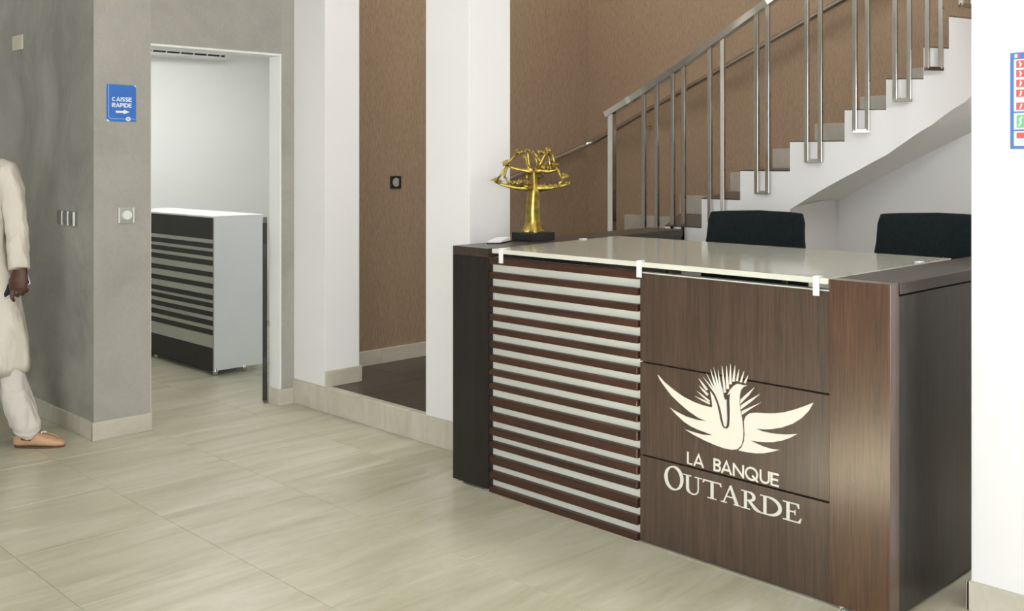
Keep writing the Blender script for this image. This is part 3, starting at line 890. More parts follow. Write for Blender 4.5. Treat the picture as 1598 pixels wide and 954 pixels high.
def serif(ch, l, r, b, t):
    """serif capital as a list of ('r', points, half widths, closed) and ('p', polygon)"""
    w, h = r - l, t - b
    T, s, q = 0.0125, 0.0042, 0.0036
    def R_(x0, x1, y0, y1): return ('p', [(l + x0, b + y0), (l + x1, b + y0), (l + x1, b + y1), (l + x0, b + y1)])
    def P_(*pts): return ('p', [(l + x, b + y) for x, y in pts])
    def V_(pts, hw, c=False): return ('r', [(l + x, b + y) for x, y in pts], hw, c)
    if ch == 'O':
        n = 36
        pts = [(w / 2 + (w / 2 - 0.006) * math.cos(2 * PI * i / n), h / 2 + (h / 2 - 0.003) * math.sin(2 * PI * i / n)) for i in range(n)]
        return [V_(pts, [0.0026 + 0.0052 * abs(math.cos(2 * PI * i / n - 0.25)) ** 1.3 for i in range(n)], True)]
    if ch == 'U':
        xa, xb = w * .24, w * .80
        cur = [(xa, h)] + arc((xa + xb) / 2, h * .33, (xb - xa) / 2, h * .33 - 0.003, 180, 360, 16) + [(xb, h)]
        hw = [T / 2] * 4 + [max(0.0026, T / 2 - 0.00035 * i * i) for i in range(1, len(cur) - 3)]
        return [V_(cur, hw), R_(0, w * .44, h - q, h), R_(w * .62, w, h - q, h)]
    if ch == 'T':
        return [R_(w / 2 - T / 2, w / 2 + T / 2, 0, h), R_(w * .03, w * .97, h - s - .001, h), P_((0, h * .80), (w * .05, h * .80), (w * .11, h - s), (w * .03, h)), P_((w, h * .80), (w * .97, h), (w * .89, h - s), (w * .95, h * .80)), R_(w * .26, w * .74, 0, q)]
    if ch == 'A':
        return [V_([(w * .14, q * .5), (w * .49, h * .96)], 0.0026), V_([(w * .485, h), (w * .83, q * .5)], [0.0050, 0.0066]), R_(w * .26, w * .70, h * .34, h * .34 + s), R_(0, w * .30, 0, q), R_(w * .66, w, 0, q)]
    if ch == 'R':
        sx = w * .20
        bowl = [(sx, h - s / 2)] + arc(w * .38, h * .735, w * .28, h * .265 - s / 2, 90, -90, 14) + [(sx, h * .47)]
        hw = [0.0022] + [0.0022 + 0.0040 * math.sin(PI * i / 14) for i in range(15)] + [0.0022]
        return [R_(sx - T / 2 + .002, sx + T / 2 + .002, 0, h), V_(bowl, hw), V_([(w * .40, h * .49), (w * .72, h * .14), (w * .86, q), (w * 1.0, q * .5)], [0.0048, 0.0060, 0.0048, 0.0022]), R_(0, w * .46, 0, q), R_(0, sx, h - q, h)]
    if ch == 'D':
        sx = w * .22
        bowl = [(sx, h - s / 2)] + arc(w * .36, h / 2, w * .56, h / 2 - s / 2, 90, -90, 20) + [(sx, s / 2)]
        hw = [0.0024] + [0.0024 + 0.0046 * math.sin(PI * i / 20) for i in range(21)] + [0.0024]
        return [R_(sx - T / 2, sx + T / 2, 0, h), V_(bowl, hw), R_(0, sx, 0, q), R_(0, sx, h - q, h)]
    if ch == 'E':
        sx = w * .28
        return [R_(sx - T / 2, sx + T / 2, 0, h), R_(0, w * .86, h - s, h), R_(0, w * .92, 0, s), R_(sx, w * .66, h * .50, h * .50 + s), P_((w * .88, h * .76), (w * .83, h * .76), (w * .74, h - s), (w * .86, h)), P_((w, h * .28), (w * .95, h * .28), (w * .80, s), (w * .93, 0)), R_(w * .62, w * .68, h * .39, h * .65)]
    return []
for ch, l, r, b, t in (('O', 2.438, 2.351, 0.239, 0.331), ('U', 2.352, 2.265, 0.241, 0.312), ('T', 2.262, 2.179, 0.246, 0.312), ('A', 2.182, 2.098, 0.246, 0.313), ('R', 2.095, 2.014, 0.245, 0.310), ('D', 2.016, 1.929, 0.244, 0.310), ('E', 1.925, 1.852, 0.245, 0.311)):
    m = MB()
    for i, it in enumerate(serif(ch, -l, -r, b, t)):
        dd = EM + 0.00006 * i
        if it[0] == 'p':
            m.flat_poly(it[1], on_front_u, dd)
        else:
            m.ribbon(it[1], it[2], on_front_u, dd, it[3])
    m.build('letter', 'letter_grey', low_panel)

# ================================================================== office chairs behind the desk
def office_chair(loc, rotz, label):
    """local: x to the sitter's left, y = forward, z up; backrest at y = 0"""
    t = thing('office_chair', loc, label, 'office chair', rotz, 'black chairs behind the desk')
    m = MB()
    rings = []
    for i in range(15):
        f = i / 14
        z = 0.60 + 0.64 * f
        hw = 0.268 + 0.020 * math.sin(PI * min(1, f * 1.25)) - 0.016 * f
        th = 0.032
        if f > 0.93: hw -= 0.012 * (f - 0.93) / 0.07
        bow = -0.05 * f + 0.02 * math.sin(PI * f)
        ring = []
        for k in range(20):
            an = 2 * PI * k / 20
            cx, sx = math.cos(an), math.sin(an)
            px = hw * math.copysign(abs(cx) ** 0.35, cx)
            py = th * math.copysign(abs(sx) ** 0.7, sx)
            edge = 1.0
            zz = z - (0.010 * (px / hw) ** 2 if f > 0.9 else 0)
            ring.append((px, py + bow - 0.05 * (1 - (px / hw) ** 2) + 0.05, zz))
        rings.append(ring)
    m.loft(rings)
    m.build('backrest', 'black_fabric', t, 0.006, True, True)
    m = MB()
    rings = []
    for z, e in ((0.44, 0.93), (0.455, 1.0), (0.50, 1.0), (0.52, 0.95)):
        rings.append([(0.245 * e * math.copysign(abs(math.cos(2 * PI * k / 24)) ** 0.5, math.cos(2 * PI * k / 24)), 0.28 + 0.235 * e * math.copysign(abs(math.sin(2 * PI * k / 24)) ** 0.5, math.sin(2 * PI * k / 24)), z) for k in range(24)])
    m.loft(rings).build('seat', 'black_fabric', t, smooth=True, local=True)
    MB().tube([(0, 0.2, 0.43), (0, 0.02, 0.43), (0, -0.02, 0.50), (0, -0.012, 0.70)], [(0.012, 0.03)] * 4, 10).build('back_support', 'black_plastic', t, smooth=True, local=True)
    MB().tube([(0, 0.27, 0.10), (0, 0.27, 0.44)], 0.026, 14).build('gas_lift', 'black_plastic', t, smooth=True, local=True)
    for k in range(5):
        a = 2 * PI * k / 5 + 0.3
        d = Vector((math.cos(a), math.sin(a), 0))
        c = Vector((0, 0.27, 0))
        leg = MB().tube([c + Vector((0, 0, 0.12)), c + d * 0.25 + Vector((0, 0, 0.085))], [(0.02, 0.026), (0.014, 0.018)], square=True).build('base_leg', 'black_plastic', t, 0.003, local=True)
        w = d.cross(Vector((0, 0, 1)))
        e = c + d * 0.24 + Vector((0, 0, 0.03))
        MB().tube([e - w * 0.02, e + w * 0.02], 0.03, 14).build('caster', 'black_plastic', leg, local=True)
    return t
office_chair((4.63, 2.930, 0.0), math.radians(90 + 15.5), 'black office chair behind the desk, nearer the staircase foot')
office_chair((4.66, 2.01, 0.02), math.radians(90 + 16), 'black office chair behind the desk, partly hidden by the right white wall')

# ================================================================== golden tree sculpture
sc_c = Vector((3.70, 3.625, TOPZ))
tree = thing('tree_sculpture', sc_c, 'golden baobab tree sculpture on a black block at the desk corner', 'sculpture')
BZ = 0.040
MB().box(3.620, 3.785, 3.555, 3.695, TOPZ + 0.0005, TOPZ + BZ).build('base', 'black_stone', tree, 0.002)
ORG = Vector((3.70, 3.625, TOPZ + BZ))
K = 0.000584
def T3(x, y, d=0.0):
    """sculpture plan: x to the right, y down in drawing units of about 0.6 mm, d = depth"""
    return ORG + RT * ((x - 460) * K) + Vector((0, 0, (790 - y) * K)) + FW * d
m = MB()
prof = [(790, 62, 0), (770, 60, 0), (740, 58, 0), (680, 60, 2), (600, 58, 2), (520, 54, 4), (460, 50, 6), (425, 46, 8), (400, 34, 10), (340, 27, 10), (290, 27, 8), (262, 30, 5)]
rings = []
for y, r, dx in prof:
    ring = []
    for k in range(24):
        an = 2 * PI * k / 24
        fl_ = max(0.0, (y - 640) / 150.0)
        flare = 1 + 1.15 * fl_ ** 2.2 * (0.55 + 0.45 * math.cos(an * 5 + 0.4))
        rib = 1 + 0.09 * math.cos(5 * an + y * 0.004) + 0.04 * math.cos(9 * an)
        rr = r * K * flare * rib
        ring.append(T3(460 + dx, y) + RT * (rr * math.cos(an)) + FW * (rr * math.sin(an)))
    rings.append(ring)
m.loft(rings).build('trunk', 'gold', tree, smooth=True)
def branch(pts, rads, name='branch', parent=None):
    P = [T3(*p) for p in pts]
    return MB().tube(P, [r * K * 1.18 for r in rads], 9, wob=0.16).build(name, 'gold', parent or tree, smooth=True)
lowL = branch([(460, 420, 0), (400, 412, 0), (330, 412, .006), (255, 398, .012), (190, 384, .016), (140, 362, .02)], [36, 24, 18, 13, 10, 7])
lowR = branch([(470, 420, 0), (540, 412, 0), (610, 412, -.006), (690, 398, -.01), (745, 382, -.014), (778, 372, -.016)], [36, 22, 15, 12, 9, 5])
lowF = branch([(462, 425, 0), (440, 415, -.02), (415, 405, -.045), (390, 395, -.07)], [30, 20, 13, 8])
lowB = branch([(462, 425, 0), (500, 410, .02), (540, 400, .045), (580, 392, .07)], [30, 20, 13, 8])
upL = branch([(460, 270, 0), (400, 264, 0), (330, 252, .008), (275, 235, .012), (240, 216, .015)], [30, 18, 14, 11, 8])
upR = branch([(470, 272, 0), (530, 262, 0), (590, 270, -.008), (640, 262, -.012), (668, 246, -.015)], [30, 18, 15, 12, 9])
top = [branch(p, r) for p, r in (
    ([(440, 270, 0), (418, 225, .01), (396, 160, .02), (350, 112, .03)], [18, 15, 12, 8]),
    ([(455, 265, 0), (425, 200, -.005), (418, 130, -.01), (414, 86, -.01)], [16, 13, 10, 6]),
    ([(480, 262, 0), (505, 215, .01), (485, 160, .012), (462, 118, .015)], [16, 13, 11, 7]),
    ([(490, 262, 0), (525, 200, -.01), (550, 150, -.02), (578, 98, -.02)], [16, 14, 11, 7]),
    ([(500, 265, 0), (560, 225, .02), (600, 170, .03), (590, 112, .03)], [14, 12, 10, 7]))]
links = [([(240, 216, .015), (270, 175, .02), (330, 108, .03)], [7, 7, 6]), ([(238, 226, .015), (195, 290, .018), (150, 345, .02)], [7, 7, 7]),
         ([(240, 232, .015), (222, 290, .016), (214, 330, .016)], [6, 6, 6]), ([(225, 320, .016), (240, 350, .014), (250, 385, .012)], [6, 6, 6]),
         ([(668, 250, -.015), (690, 300, -.014), (716, 352, -.012)], [8, 8, 9]), ([(716, 352, -.012), (690, 365, -.012), (676, 388, -.012)], [9, 8, 7]),
         ([(592, 112, .03), (598, 165, .01), (606, 220, -.008)], [7, 7, 7]), ([(618, 118, -.01), (636, 170, -.012), (650, 222, -.012)], [7, 7, 8]),
         ([(500, 225, 0), (540, 235, -.01), (575, 240, -.012)], [9, 8, 6]), ([(470, 120, .01), (510, 170, .0), (540, 190, -.01)], [8, 8, 7]),
         ([(700, 350, -.012), (720, 318, -.014), (770, 312, -.014)], [9, 10, 5]), ([(350, 110, .03), (395, 150, .02), (420, 200, .0)], [7, 7, 6]),
         ([(418, 290, 0), (405, 320, -.01), (415, 345, -.01)], [8, 7, 5])]
for p, r in links:
    branch(p, [q * 1.25 for q in r], 'twig')
tw = MB()
def tuft(cx, cy, d, n, r, up):
    for _ in range(n):
        a = random.uniform(-1.25, 1.25) + up
        l = r * random.uniform(0.55, 1.1)
        s = T3(cx + random.uniform(-14, 14), cy + random.uniform(-8, 8), d + random.uniform(-.012, .012))
        e = s + RT * (math.sin(a) * l * K) + Vector((0, 0, math.cos(a) * l * K)) + FW * random.uniform(-.012, .012)
        tw.tube([s, (s + e) / 2 + Vector((0, 0, .002)), e], [6.5 * K, 6.5 * K, 4.0 * K], 5)
for i in range(11):
    tuft(275 + 16 * i, 385 + 3 * math.sin(i), random.uniform(-.02, .02), 5, 46, 0)
tuft(146, 360, .02, 14, 36, -0.3)
tuft(238, 212, .015, 16, 44, -0.5)
tuft(170, 372, .018, 8, 34, 0.2)
tuft(345, 118, .03, 8, 30, -0.4)
tuft(414, 98, -.01, 7, 26, 0.0)
tuft(466, 124, .014, 8, 30, -0.1)
tuft(575, 105, -.02, 14, 34, 0.3)
tuft(645, 225, -.012, 10, 30, 0.6)
tuft(505, 225, .0, 10, 34, 0.1)
tuft(590, 120, .03, 10, 30, 0.2)
tuft(735, 318, -.014, 12, 36, 0.6)
tuft(745, 375, -.014, 8, 32, 0.8)
tuft(560, 120, -.015, 12, 36, 0.2)
tuft(530, 120, .01, 10, 34, -0.2)
tuft(600, 250, -.01, 12, 34, 0.3)
tuft(640, 235, -.012, 8, 30, 0.5)
tuft(540, 250, -.01, 8, 30, 0.0)
for i in range(8):
    tuft(545 + 24 * i, 400, random.uniform(-.02, .015), 3, 26, 0.2)
for i in range(5):
    tuft(330 + 22 * i, 110 + 4 * i, .025, 2, 24, -0.2)
tag(tw.build('fine_twigs', 'gold', tree, smooth=True), kind='stuff')

# ---- small white pad lying on the desk corner
pad = thing('desk_pad', (3.46, 3.62, TOPZ), 'flat white card holder lying on the desk beside the gold tree', 'card holder')
MB().prism([(3.37, 3.61), (3.43, 3.57), (3.56, 3.635), (3.50, 3.675)], TOPZ + 0.0005, TOPZ + 0.006).build('base', 'black_plastic', pad)
MB().prism([(3.375, 3.611), (3.43, 3.575), (3.553, 3.636), (3.50, 3.671)], [TOPZ + 0.0062] * 4, [TOPZ + 0.014, TOPZ + 0.014, TOPZ + 0.024, TOPZ + 0.024]).build('cover', 'plastic_white', pad, 0.001)

# ================================================================== striped counter in the cash room
cab = thing('cash_counter', (3.75, 7.2, 0.0), 'white counter with black and grey striped front in the cash room', 'counter')
CX0, CX1, CY0, CY1, CZ0, CZ1 = 3.552, 3.955, 6.590, 8.05, 0.034, 1.098
MB().box(CX0 + 0.012, CX1, CY0, CY0 + 0.02, CZ0, CZ1 - 0.0005).build('side_panel', 'cabinet_white', cab, 0.001)
MB().box(CX0 + 0.012, CX1, CY1 - 0.02, CY1, CZ0, CZ1 - 0.0005).build('side_panel', 'cabinet_white', cab, 0.001)
MB().box(CX0 + 0.004, CX1, CY0, CY1, CZ1, CZ1 + 0.012).build('top', 'room_white', cab, 0.001)
MB().box(CX0 + 0.012, CX1 - 0.01, CY0 + 0.0205, CY1 - 0.0205, CZ0 + 0.02, CZ0 + 0.04).build('bottom', 'cabinet_white', cab)
MB().box(CX0 + 0.003, CX0 + 0.0115, CY0, CY1, CZ0, CZ1 - 0.0005).build('front_board', 'cabinet_stripe', cab)
# stripe heights in metres, top to bottom on the counter front
ST = [(1.0980, 0.9473), (0.9207, 0.8852), (0.8630, 0.8276), (0.8032, 0.7655), (0.7212, 0.6857), (0.6414, 0.6059), (0.5616, 0.5261), (0.5061, 0.4729), (0.4463, 0.4108), (0.3842, 0.3466), (0.3200, 0.2823), (0.1936, 0.0340)]
for zt, zb in ST:
    MB().box(CX0, CX0 + 0.0028, CY0, CY1, max(zb, CZ0), zt - 0.0005).build('stripe', 'cabinet_dark', cab)
for x in (CX0 + 0.03, CX1 - 0.15):
    for y in (CY0 + 0.015, 7.50, CY1 - 0.03):
        MB().tube([(x, y, 0.0), (x, y, CZ0 + 0.0195)], 0.019, 14).build('foot', 'chrome', cab, smooth=True)

# ---- half-height swing gate, standing open behind the right jamb
gate = thing('half_gate', (3.45, 5.70, 0.0), 'low dark gate standing open behind the right door jamb', 'gate')
g0 = Vector((3.397, 5.648)); gd = Vector((0.531, 0.879)).normalized(); gn = Vector((gd.y, -gd.x)) * 0.014
def gq(a, b, wd):
    return [tuple(g0 + gd * a - gn * wd), tuple(g0 + gd * b - gn * wd), tuple(g0 + gd * b + gn * wd), tuple(g0 + gd * a + gn * wd)]
MB().prism(gq(0, 0.66, 1.0), 0.012, 1.112).build('leaf', 'cabinet_dark', gate, 0.002)
for z in (0.2, 0.9):
    MB().prism(gq(-0.015, 0.0, 0.7), z, z + 0.08).build('hinge', 'black_plastic', gate)

# ---- air conditioner high on the cash room wall
ac = thing('air_conditioner', (4.18, 8.40, 2.39), 'white split air conditioner high on the cash room wall', 'air conditioner')
MB().extrude_poly([(3.72, 8.499, 2.39), (3.72, 8.34, 2.395), (3.72, 8.27, 2.46), (3.72, 8.27, 2.64), (3.72, 8.30, 2.68), (3.72, 8.499, 2.68)], (0.93, 0, 0)).build('body', 'plastic_white', ac, 0.004)
MB().extrude_poly([(3.78, 8.3218, 2.4103), (3.78, 8.3225, 2.4110), (3.78, 8.3080, 2.4245), (3.78, 8.3073, 2.4238)], (0.82, 0, 0)).build('outlet', 'cabinet_dark', ac)
for k in range(7):
    x = 3.80 + 0.125 * k
    MB().extrude_poly([(x, 8.3225, 2.4075), (x, 8.3240, 2.4090), (x, 8.3055, 2.4262), (x, 8.3040, 2.4247)], (0.010, 0, 0)).build('louvre', 'plastic_white', ac)
MB().extrude_poly([(3.78, 8.330, 2.398), (3.78, 8.334, 2.402), (3.78, 8.3245, 2.4105), (3.78, 8.3205, 2.4065)], (0.82, 0, 0)).build('flap', 'plastic_white', ac)

# ================================================================== things on the walls
def on_back(u, v, d):          # plane of the doorway wall, facing the hall
    return Vector((2.35 + u, YB - 0.0045 - d, 1.710 + v))
sign = thing('direction_sign', (2.43, YB, 1.71), 'blue sign reading CAISSE RAPIDE with white arrow on the grey wall', 'sign')
SW, SH = 0.162, 0.200
plate = MB().box(2.35, 2.35 + SW, YB - 0.0045, YB - 0.0002, 1.710, 1.710 + SH).build('plate', 'sign_blue', sign, 0.001)
for word, v0 in (('CAISSE', 0.109), ('RAPIDE', 0.077)):
    u = 0.029
    ws = {'I': 0.006, 'C': 0.021, 'A': 0.023, 'S': 0.017, 'E': 0.016, 'R': 0.019, 'P': 0.018, 'D': 0.021}
    tot = sum(ws[c] for c in word)
    gap = (0.109 - tot) / (len(word) - 1)
    for ch in word:
        sans_letter(ch, u, u + ws[ch], v0, v0 + 0.023, 0.0046, on_back, 0.0012, 'print_white', plate)
        u += ws[ch] + gap
MB().flat_poly([(0.050, 0.047), (0.094, 0.047), (0.094, 0.040), (0.127, 0.053), (0.094, 0.066), (0.094, 0.058), (0.050, 0.058)], on_back, 0.0012).build('arrow', 'print_white', plate)
MB().ribbon([(0.011, 0.197), (0.011, 0.028), (0.0135, 0.019), (0.020, 0.0145), (0.160, 0.0145)], 0.0013, on_back, 0.0008).build('border_line', 'print_lightblue', plate)
MB().ribbon(arc(0.119, 0.0145, 0.010, 0.0085, 0, 345, 22), 0.0035, on_back, 0.0016, True).build('roundel', 'print_white', plate)
MB().flat_poly([(0.110, 0.0130), (0.128, 0.0130), (0.128, 0.0160), (0.110, 0.0160)], on_back, 0.0016).build('roundel_bar', 'print_white', plate)
MB().flat_poly([(0.0, 0.0), (0.018, 0.0), (0.0, 0.014)], on_back, 0.0014).build('corner_clip', 'print_white', plate)
MB().flat_poly([(SW, SH), (SW - 0.014, SH), (SW, SH - 0.010)], on_back, 0.0014).build('corner_clip', 'print_white', plate)

dim = thing('dimmer_switch', (2.456, YB, 1.155), 'grey square dimmer switch with round knob on the grey wall', 'switch')
MB().box(2.412, 2.502, YB - 0.009, YB - 0.0002, 1.155, 1.243).build('plate', 'switch_grey', dim, 0.003)
MB().tube([(2.458, YB - 0.009, 1.200), (2.458, YB - 0.026, 1.200)], [0.027, 0.024], 24).build('knob', 'switch_white', dim, 0.002)
MB().box(2.4125, 2.420, YB - 0.0105, YB - 0.0088, 1.158, 1.240).build('side_strip', 'switch_white', dim)
MB().box(2.495, 2.5015, YB - 0.0105, YB - 0.0088, 1.158, 1.240).build('side_strip', 'switch_white', dim)

sw = thing('triple_switch', (2.282, 5.87, 1.137), 'triple grey light switch on the worn wall near the man', 'switch')
MB().box(2.273, 2.2818, 5.742, 6.000, 1.137, 1.216).build('plate', 'switch_dark', sw, 0.002)
for k in range(3):
    y0 = 5.750 + 0.083 * k
    MB().box(2.266, 2.2728, y0 + 0.024, y0 + 0.076, 1.146, 1.207).build('rocker', 'switch_dark', sw, 0.003)
    MB().box(2.264, 2.2729, y0 - 0.002, y0 + 0.010, 1.138, 1.215).build('divider', 'switch_white', sw, 0.002)

tg = MB().box(2.270, 2.2818, 6.550, 6.712, 2.171, 2.262).build('wall_box', 'old_beige', None, 0.004)
tag(tg, 'small beige blank cover plate high on the worn grey wall', 'cover plate')

so = thing('wall_socket', (4.33, YB + 0.02, 1.31), 'dark square socket on the brown lobby wall', 'socket')
MB().box(4.285, 4.372, YB + 0.009, YB + 0.0198, 1.309, 1.393).build('plate', 'black_plastic', so, 0.003)
MB().tube([(4.328, YB + 0.0095, 1.351), (4.328, YB + 0.0065, 1.351)], 0.030, 20).build('insert', 'switch_grey', so, 0.001)
MB().box(4.349, 4.361, YB + 0.0045, YB + 0.009, 1.330, 1.372).build('rim', 'black_plastic', so, 0.001)

# ---- fire safety notice on the right wall, running out of the picture
po = thing('safety_poster', (3.515, 1.16, 1.53), 'blue bordered safety notice with red and green boxes on right wall', 'poster')
PY0, PZ0, PZ1 = 1.272, 1.536, 1.848
def on_pier(u, v, d):
    return Vector((3.5125 - d, PY0 - u, PZ0 + v))
sheet = MB().box(3.5125, 3.5148, PY0 - 0.215, PY0, PZ0, PZ1).build('sheet', 'poster_blue', po)
def pr(u0, u1, v0, v1, mt, d=0.0006, name='panel', par=None):
    return MB().flat_poly([(u0, v0), (u1, v0), (u1, v1), (u0, v1)], on_pier, d).build(name, mt, par or sheet)
pr(0.012, 0.203, 0.122, 0.290, 'print_white'); pr(0.012, 0.203, 0.063, 0.116, 'print_white'); pr(0.012, 0.203, 0.010, 0.057, 'print_white')
pr(0.014, 0.022, 0.295, 0.306, 'print_white', name='flag'); pr(0.022, 0.029, 0.295, 0.306, 'print_red', name='flag'); 
for k, v in enumerate((0.262, 0.232, 0.200, 0.168, 0.126)):
    pr(0.019, 0.064, v, v + 0.024, 'print_red', 0.0010, 'pictogram')
    MB().ribbon([(0.030, v + 0.004), (0.034, v + 0.012), (0.028 + 0.002 * k, v + 0.020)], 0.0024, on_pier, 0.0014).build('symbol', 'print_white', sheet)
    for j in range(3):
        pr(0.075, 0.19 - 0.02 * ((k + j) % 3), v + 0.003 + 0.007 * j, v + 0.006 + 0.007 * j, 'print_lightblue', 0.0010, 'text_line')
pr(0.020, 0.064, 0.068, 0.110, 'print_green', 0.0010, 'pictogram')
MB().ribbon([(0.027, 0.074), (0.034, 0.085), (0.030, 0.096), (0.038, 0.104)], 0.0024, on_pier, 0.0014).build('symbol', 'print_white', sheet)
pr(0.020, 0.064, 0.034, 0.053, 'print_red', 0.0010, 'pictogram')
for j in range(3):
    pr(0.075, 0.18, 0.075 + 0.011 * j, 0.079 + 0.011 * j, 'print_lightblue', 0.0010, 'text_line')
    pr(0.020 + 0.002 * j, 0.18, 0.016 + 0.005 * j, 0.018 + 0.005 * j, 'print_lightblue', 0.0010, 'text_line')

# ================================================================== the man at the left edge
# local frame: x to the right of the picture, y away from the camera, z up
mroot = RT * (-2.84) + FW * 5.45
man = thing('person', (mroot.x, mroot.y, 0.0), 'man in long cream tunic and trousers stepping in from the left', 'person', math.atan2(RT.y, RT.x))

def ell_ring(c, rx, ry, n=28, tilt=0.0, fold=0.0, ph=0.0, nf=9):
    out = []
    for k in range(n):
        a = 2 * PI * k / n
        q = 1 + fold * math.cos(nf * a + ph)
        out.append((c[0] + rx * q * math.cos(a), c[1] + ry * q * math.sin(a), c[2] + tilt * math.cos(a)))
    return out

# ---- body, one continuous skin
b = MB()
b.loft([ell_ring(c, rx, ry) for c, rx, ry in (((0, .02, .84), .15, .10), ((0, .02, .95), .165, .115), ((0, .02, 1.05), .15, .11), ((0, .02, 1.20), .155, .115), ((0, .02, 1.34), .165, .12), ((0, .02, 1.43), .155, .10), ((0, .02, 1.49), .10, .075))])
b.tube([(0, .025, 1.46), (0.005, .01, 1.58), (0.01, 0, 1.62)], [.060, .054, .054], 16)
hc = Vector((0.015, -0.012, 1.705))
b.ball(hc + Vector((0, .015, .025)), (.080, .100, .112), 20, 14)
b.ball(hc + Vector((0, -.015, -.045)), (.064, .078, .084), 18, 12)
fd = Vector((0.45, -0.89, 0)).normalized()      # the way he looks: towards the camera and to the right
sd_ = Vector((-fd.y, fd.x, 0))                  # his left
b.tube([hc + fd * .082 + Vector((0, 0, .02)), hc + fd * .100 + Vector((0, 0, -.022))], [.008, .015], 10)
b.ball(hc + fd * .094 + Vector((0, 0, -.026)), (.018, .018, .011), 10, 8)
b.ball(hc + fd * .078 + Vector((0, 0, -.060)), (.026, .022, .010), 10, 8)
b.ball(hc + fd * .068 + Vector((0, 0, -.095)), (.026, .024, .020), 10, 8)
for s in (-1, 1):
    b.ball(hc + sd_ * (.078 * s) + Vector((0, .01, -.005)), (.016, .022, .034), 10, 8)
    b.ball(hc + fd * .074 + sd_ * (.032 * s) + Vector((0, 0, .028)), (.024, .024, .008), 10, 8)
# arms: image-right arm hangs with the phone, the other hangs hidden outside the frame
armL = [(0.125, .02, 1.44), (0.185, .015, 1.41), (0.222, 0.0, 1.28), (0.243, -.012, 1.15), (0.270, -.045, 1.03), (0.290, -.075, .925)]
b.tube(armL, [.055, .056, .047, .041, .037, .028], 14)
armR = [(-0.125, .03, 1.44), (-0.185, .04, 1.41), (-0.222, .06, 1.28), (-0.238, .07, 1.15), (-0.245, .05, 1.02), (-0.245, .02, .92)]
b.tube(armR, [.055, .056, .047, .041, .037, .028], 14)
# legs
legL = [(0.085, 0.0, .90), (0.125, -.02, .70), (0.185, -.02, .50), (0.245, -.025, .30), (0.300, -.03, .09)]
legR = [(-0.085, .03, .90), (-0.10, .05, .70), (-0.12, .06, .50), (-0.13, .09, .28), (-0.14, .11, .09)]
for L in (legL, legR):
    b.tube(L, [.082, .074, .056, .050, .038], 14)
# feet inside the shoes
b.tube([(0.285, -.03, .055), (0.35, -.03, .045), (0.43, -.03, .03)], [(.034, .034), (.028, .036), (.018, .030)], 10)
b.tube([(-0.15, .13, .055), (-0.12, .09, .045), (-0.06, .03, .03)], [(.034, .034), (.028, .036), (.018, .030)], 10)
# image-right hand: palm, four curled fingers, thumb
W = Vector((0.292, -.075, .925))
pal = [W + Vector((0, 0, .02)), W + Vector((-.002, -.006, -.018)), W + Vector((-.004, -.014, -.055)), W + Vector((-.006, -.014, -.085)), W + Vector((-.006, -.010, -.098))]
b.tube(pal, [(.024, .032), (.025, .043), (.024, .049), (.021, .048), (.014, .042)], 16, flat=(0, 1, 0))
def finger(o, segs, r):
    pts = [Vector(o)]
    for s in segs:
        pts.append(pts[-1] + Vector(s))
    b.tube(pts, [r, r * .97, r * .90, r * .74][:len(pts)], 9)
    b.ball(pts[-1], r * .74, 8, 6)
finger(W + Vector((-.038, -.014, -.082)), [(.002, -.010, -.030), (.006, -.002, -.026), (.004, .010, -.016)], .0108)
finger(W + Vector((-.016, -.014, -.086)), [(.001, -.008, -.028), (.002, .020, -.016), (.002, .022, .010)], .0112)
finger(W + Vector((.007, -.014, -.084)), [(.002, -.006, -.026), (.002, .022, -.012), (.000, .020, .012)], .0108)
finger(W + Vector((.028, -.012, -.076)), [(.002, -.002, -.022), (.001, .018, -.010), (-.002, .018, .010)], .0098)
finger(W + Vector((-.034, -.006, -.026)), [(-.016, .006, -.020), (-.008, .012, -.024), (.004, .010, -.018)], .0120)
# the other hand, relaxed
W2 = Vector((-0.245, .02, .92))
b.tube([W2 + Vector((0, 0, .01)), W2 + Vector((0, -.004, -.05)), W2 + Vector((.004, -.01, -.10))], [(.020, .027), (.019, .040), (.014, .039)], 12, flat=(1, 0, 0))
for i, (dy, l) in enumerate(((-.028, .030), (-.010, .034), (.009, .031), (.026, .025))):
    finger(W2 + Vector((.004, dy - .006, -.092)), [(.004, 0, -l), (.010, 0, -l * .7), (.012, 0, -l * .4)], .0088)
finger(W2 + Vector((.006, -.034, -.035)), [(.012, -.016, -.026), (.008, -.006, -.024), (.004, 0, -.018)], .0102)
me = b.mesh('body_source', 'skin')
src = bpy.data.objects.new('body_source', me)
COL.objects.link(src)
rm = src.modifiers.new('remesh', 'REMESH')
rm.mode = 'VOXEL'
rm.voxel_size = 0.0048
smo = src.modifiers.new('smooth', 'SMOOTH')
smo.factor = 0.5
smo.iterations = 3
dg = bpy.context.evaluated_depsgraph_get()
body_me = bpy.data.meshes.new_from_object(src.evaluated_get(dg))
bpy.data.objects.remove(src, do_unlink=True)
body_me.name = 'body'
body_me.materials.clear()
body_me.materials.append(MATS['skin'])
for p in body_me.polygons:
    p.use_smooth = True
body = link('body', body_me, man, True)

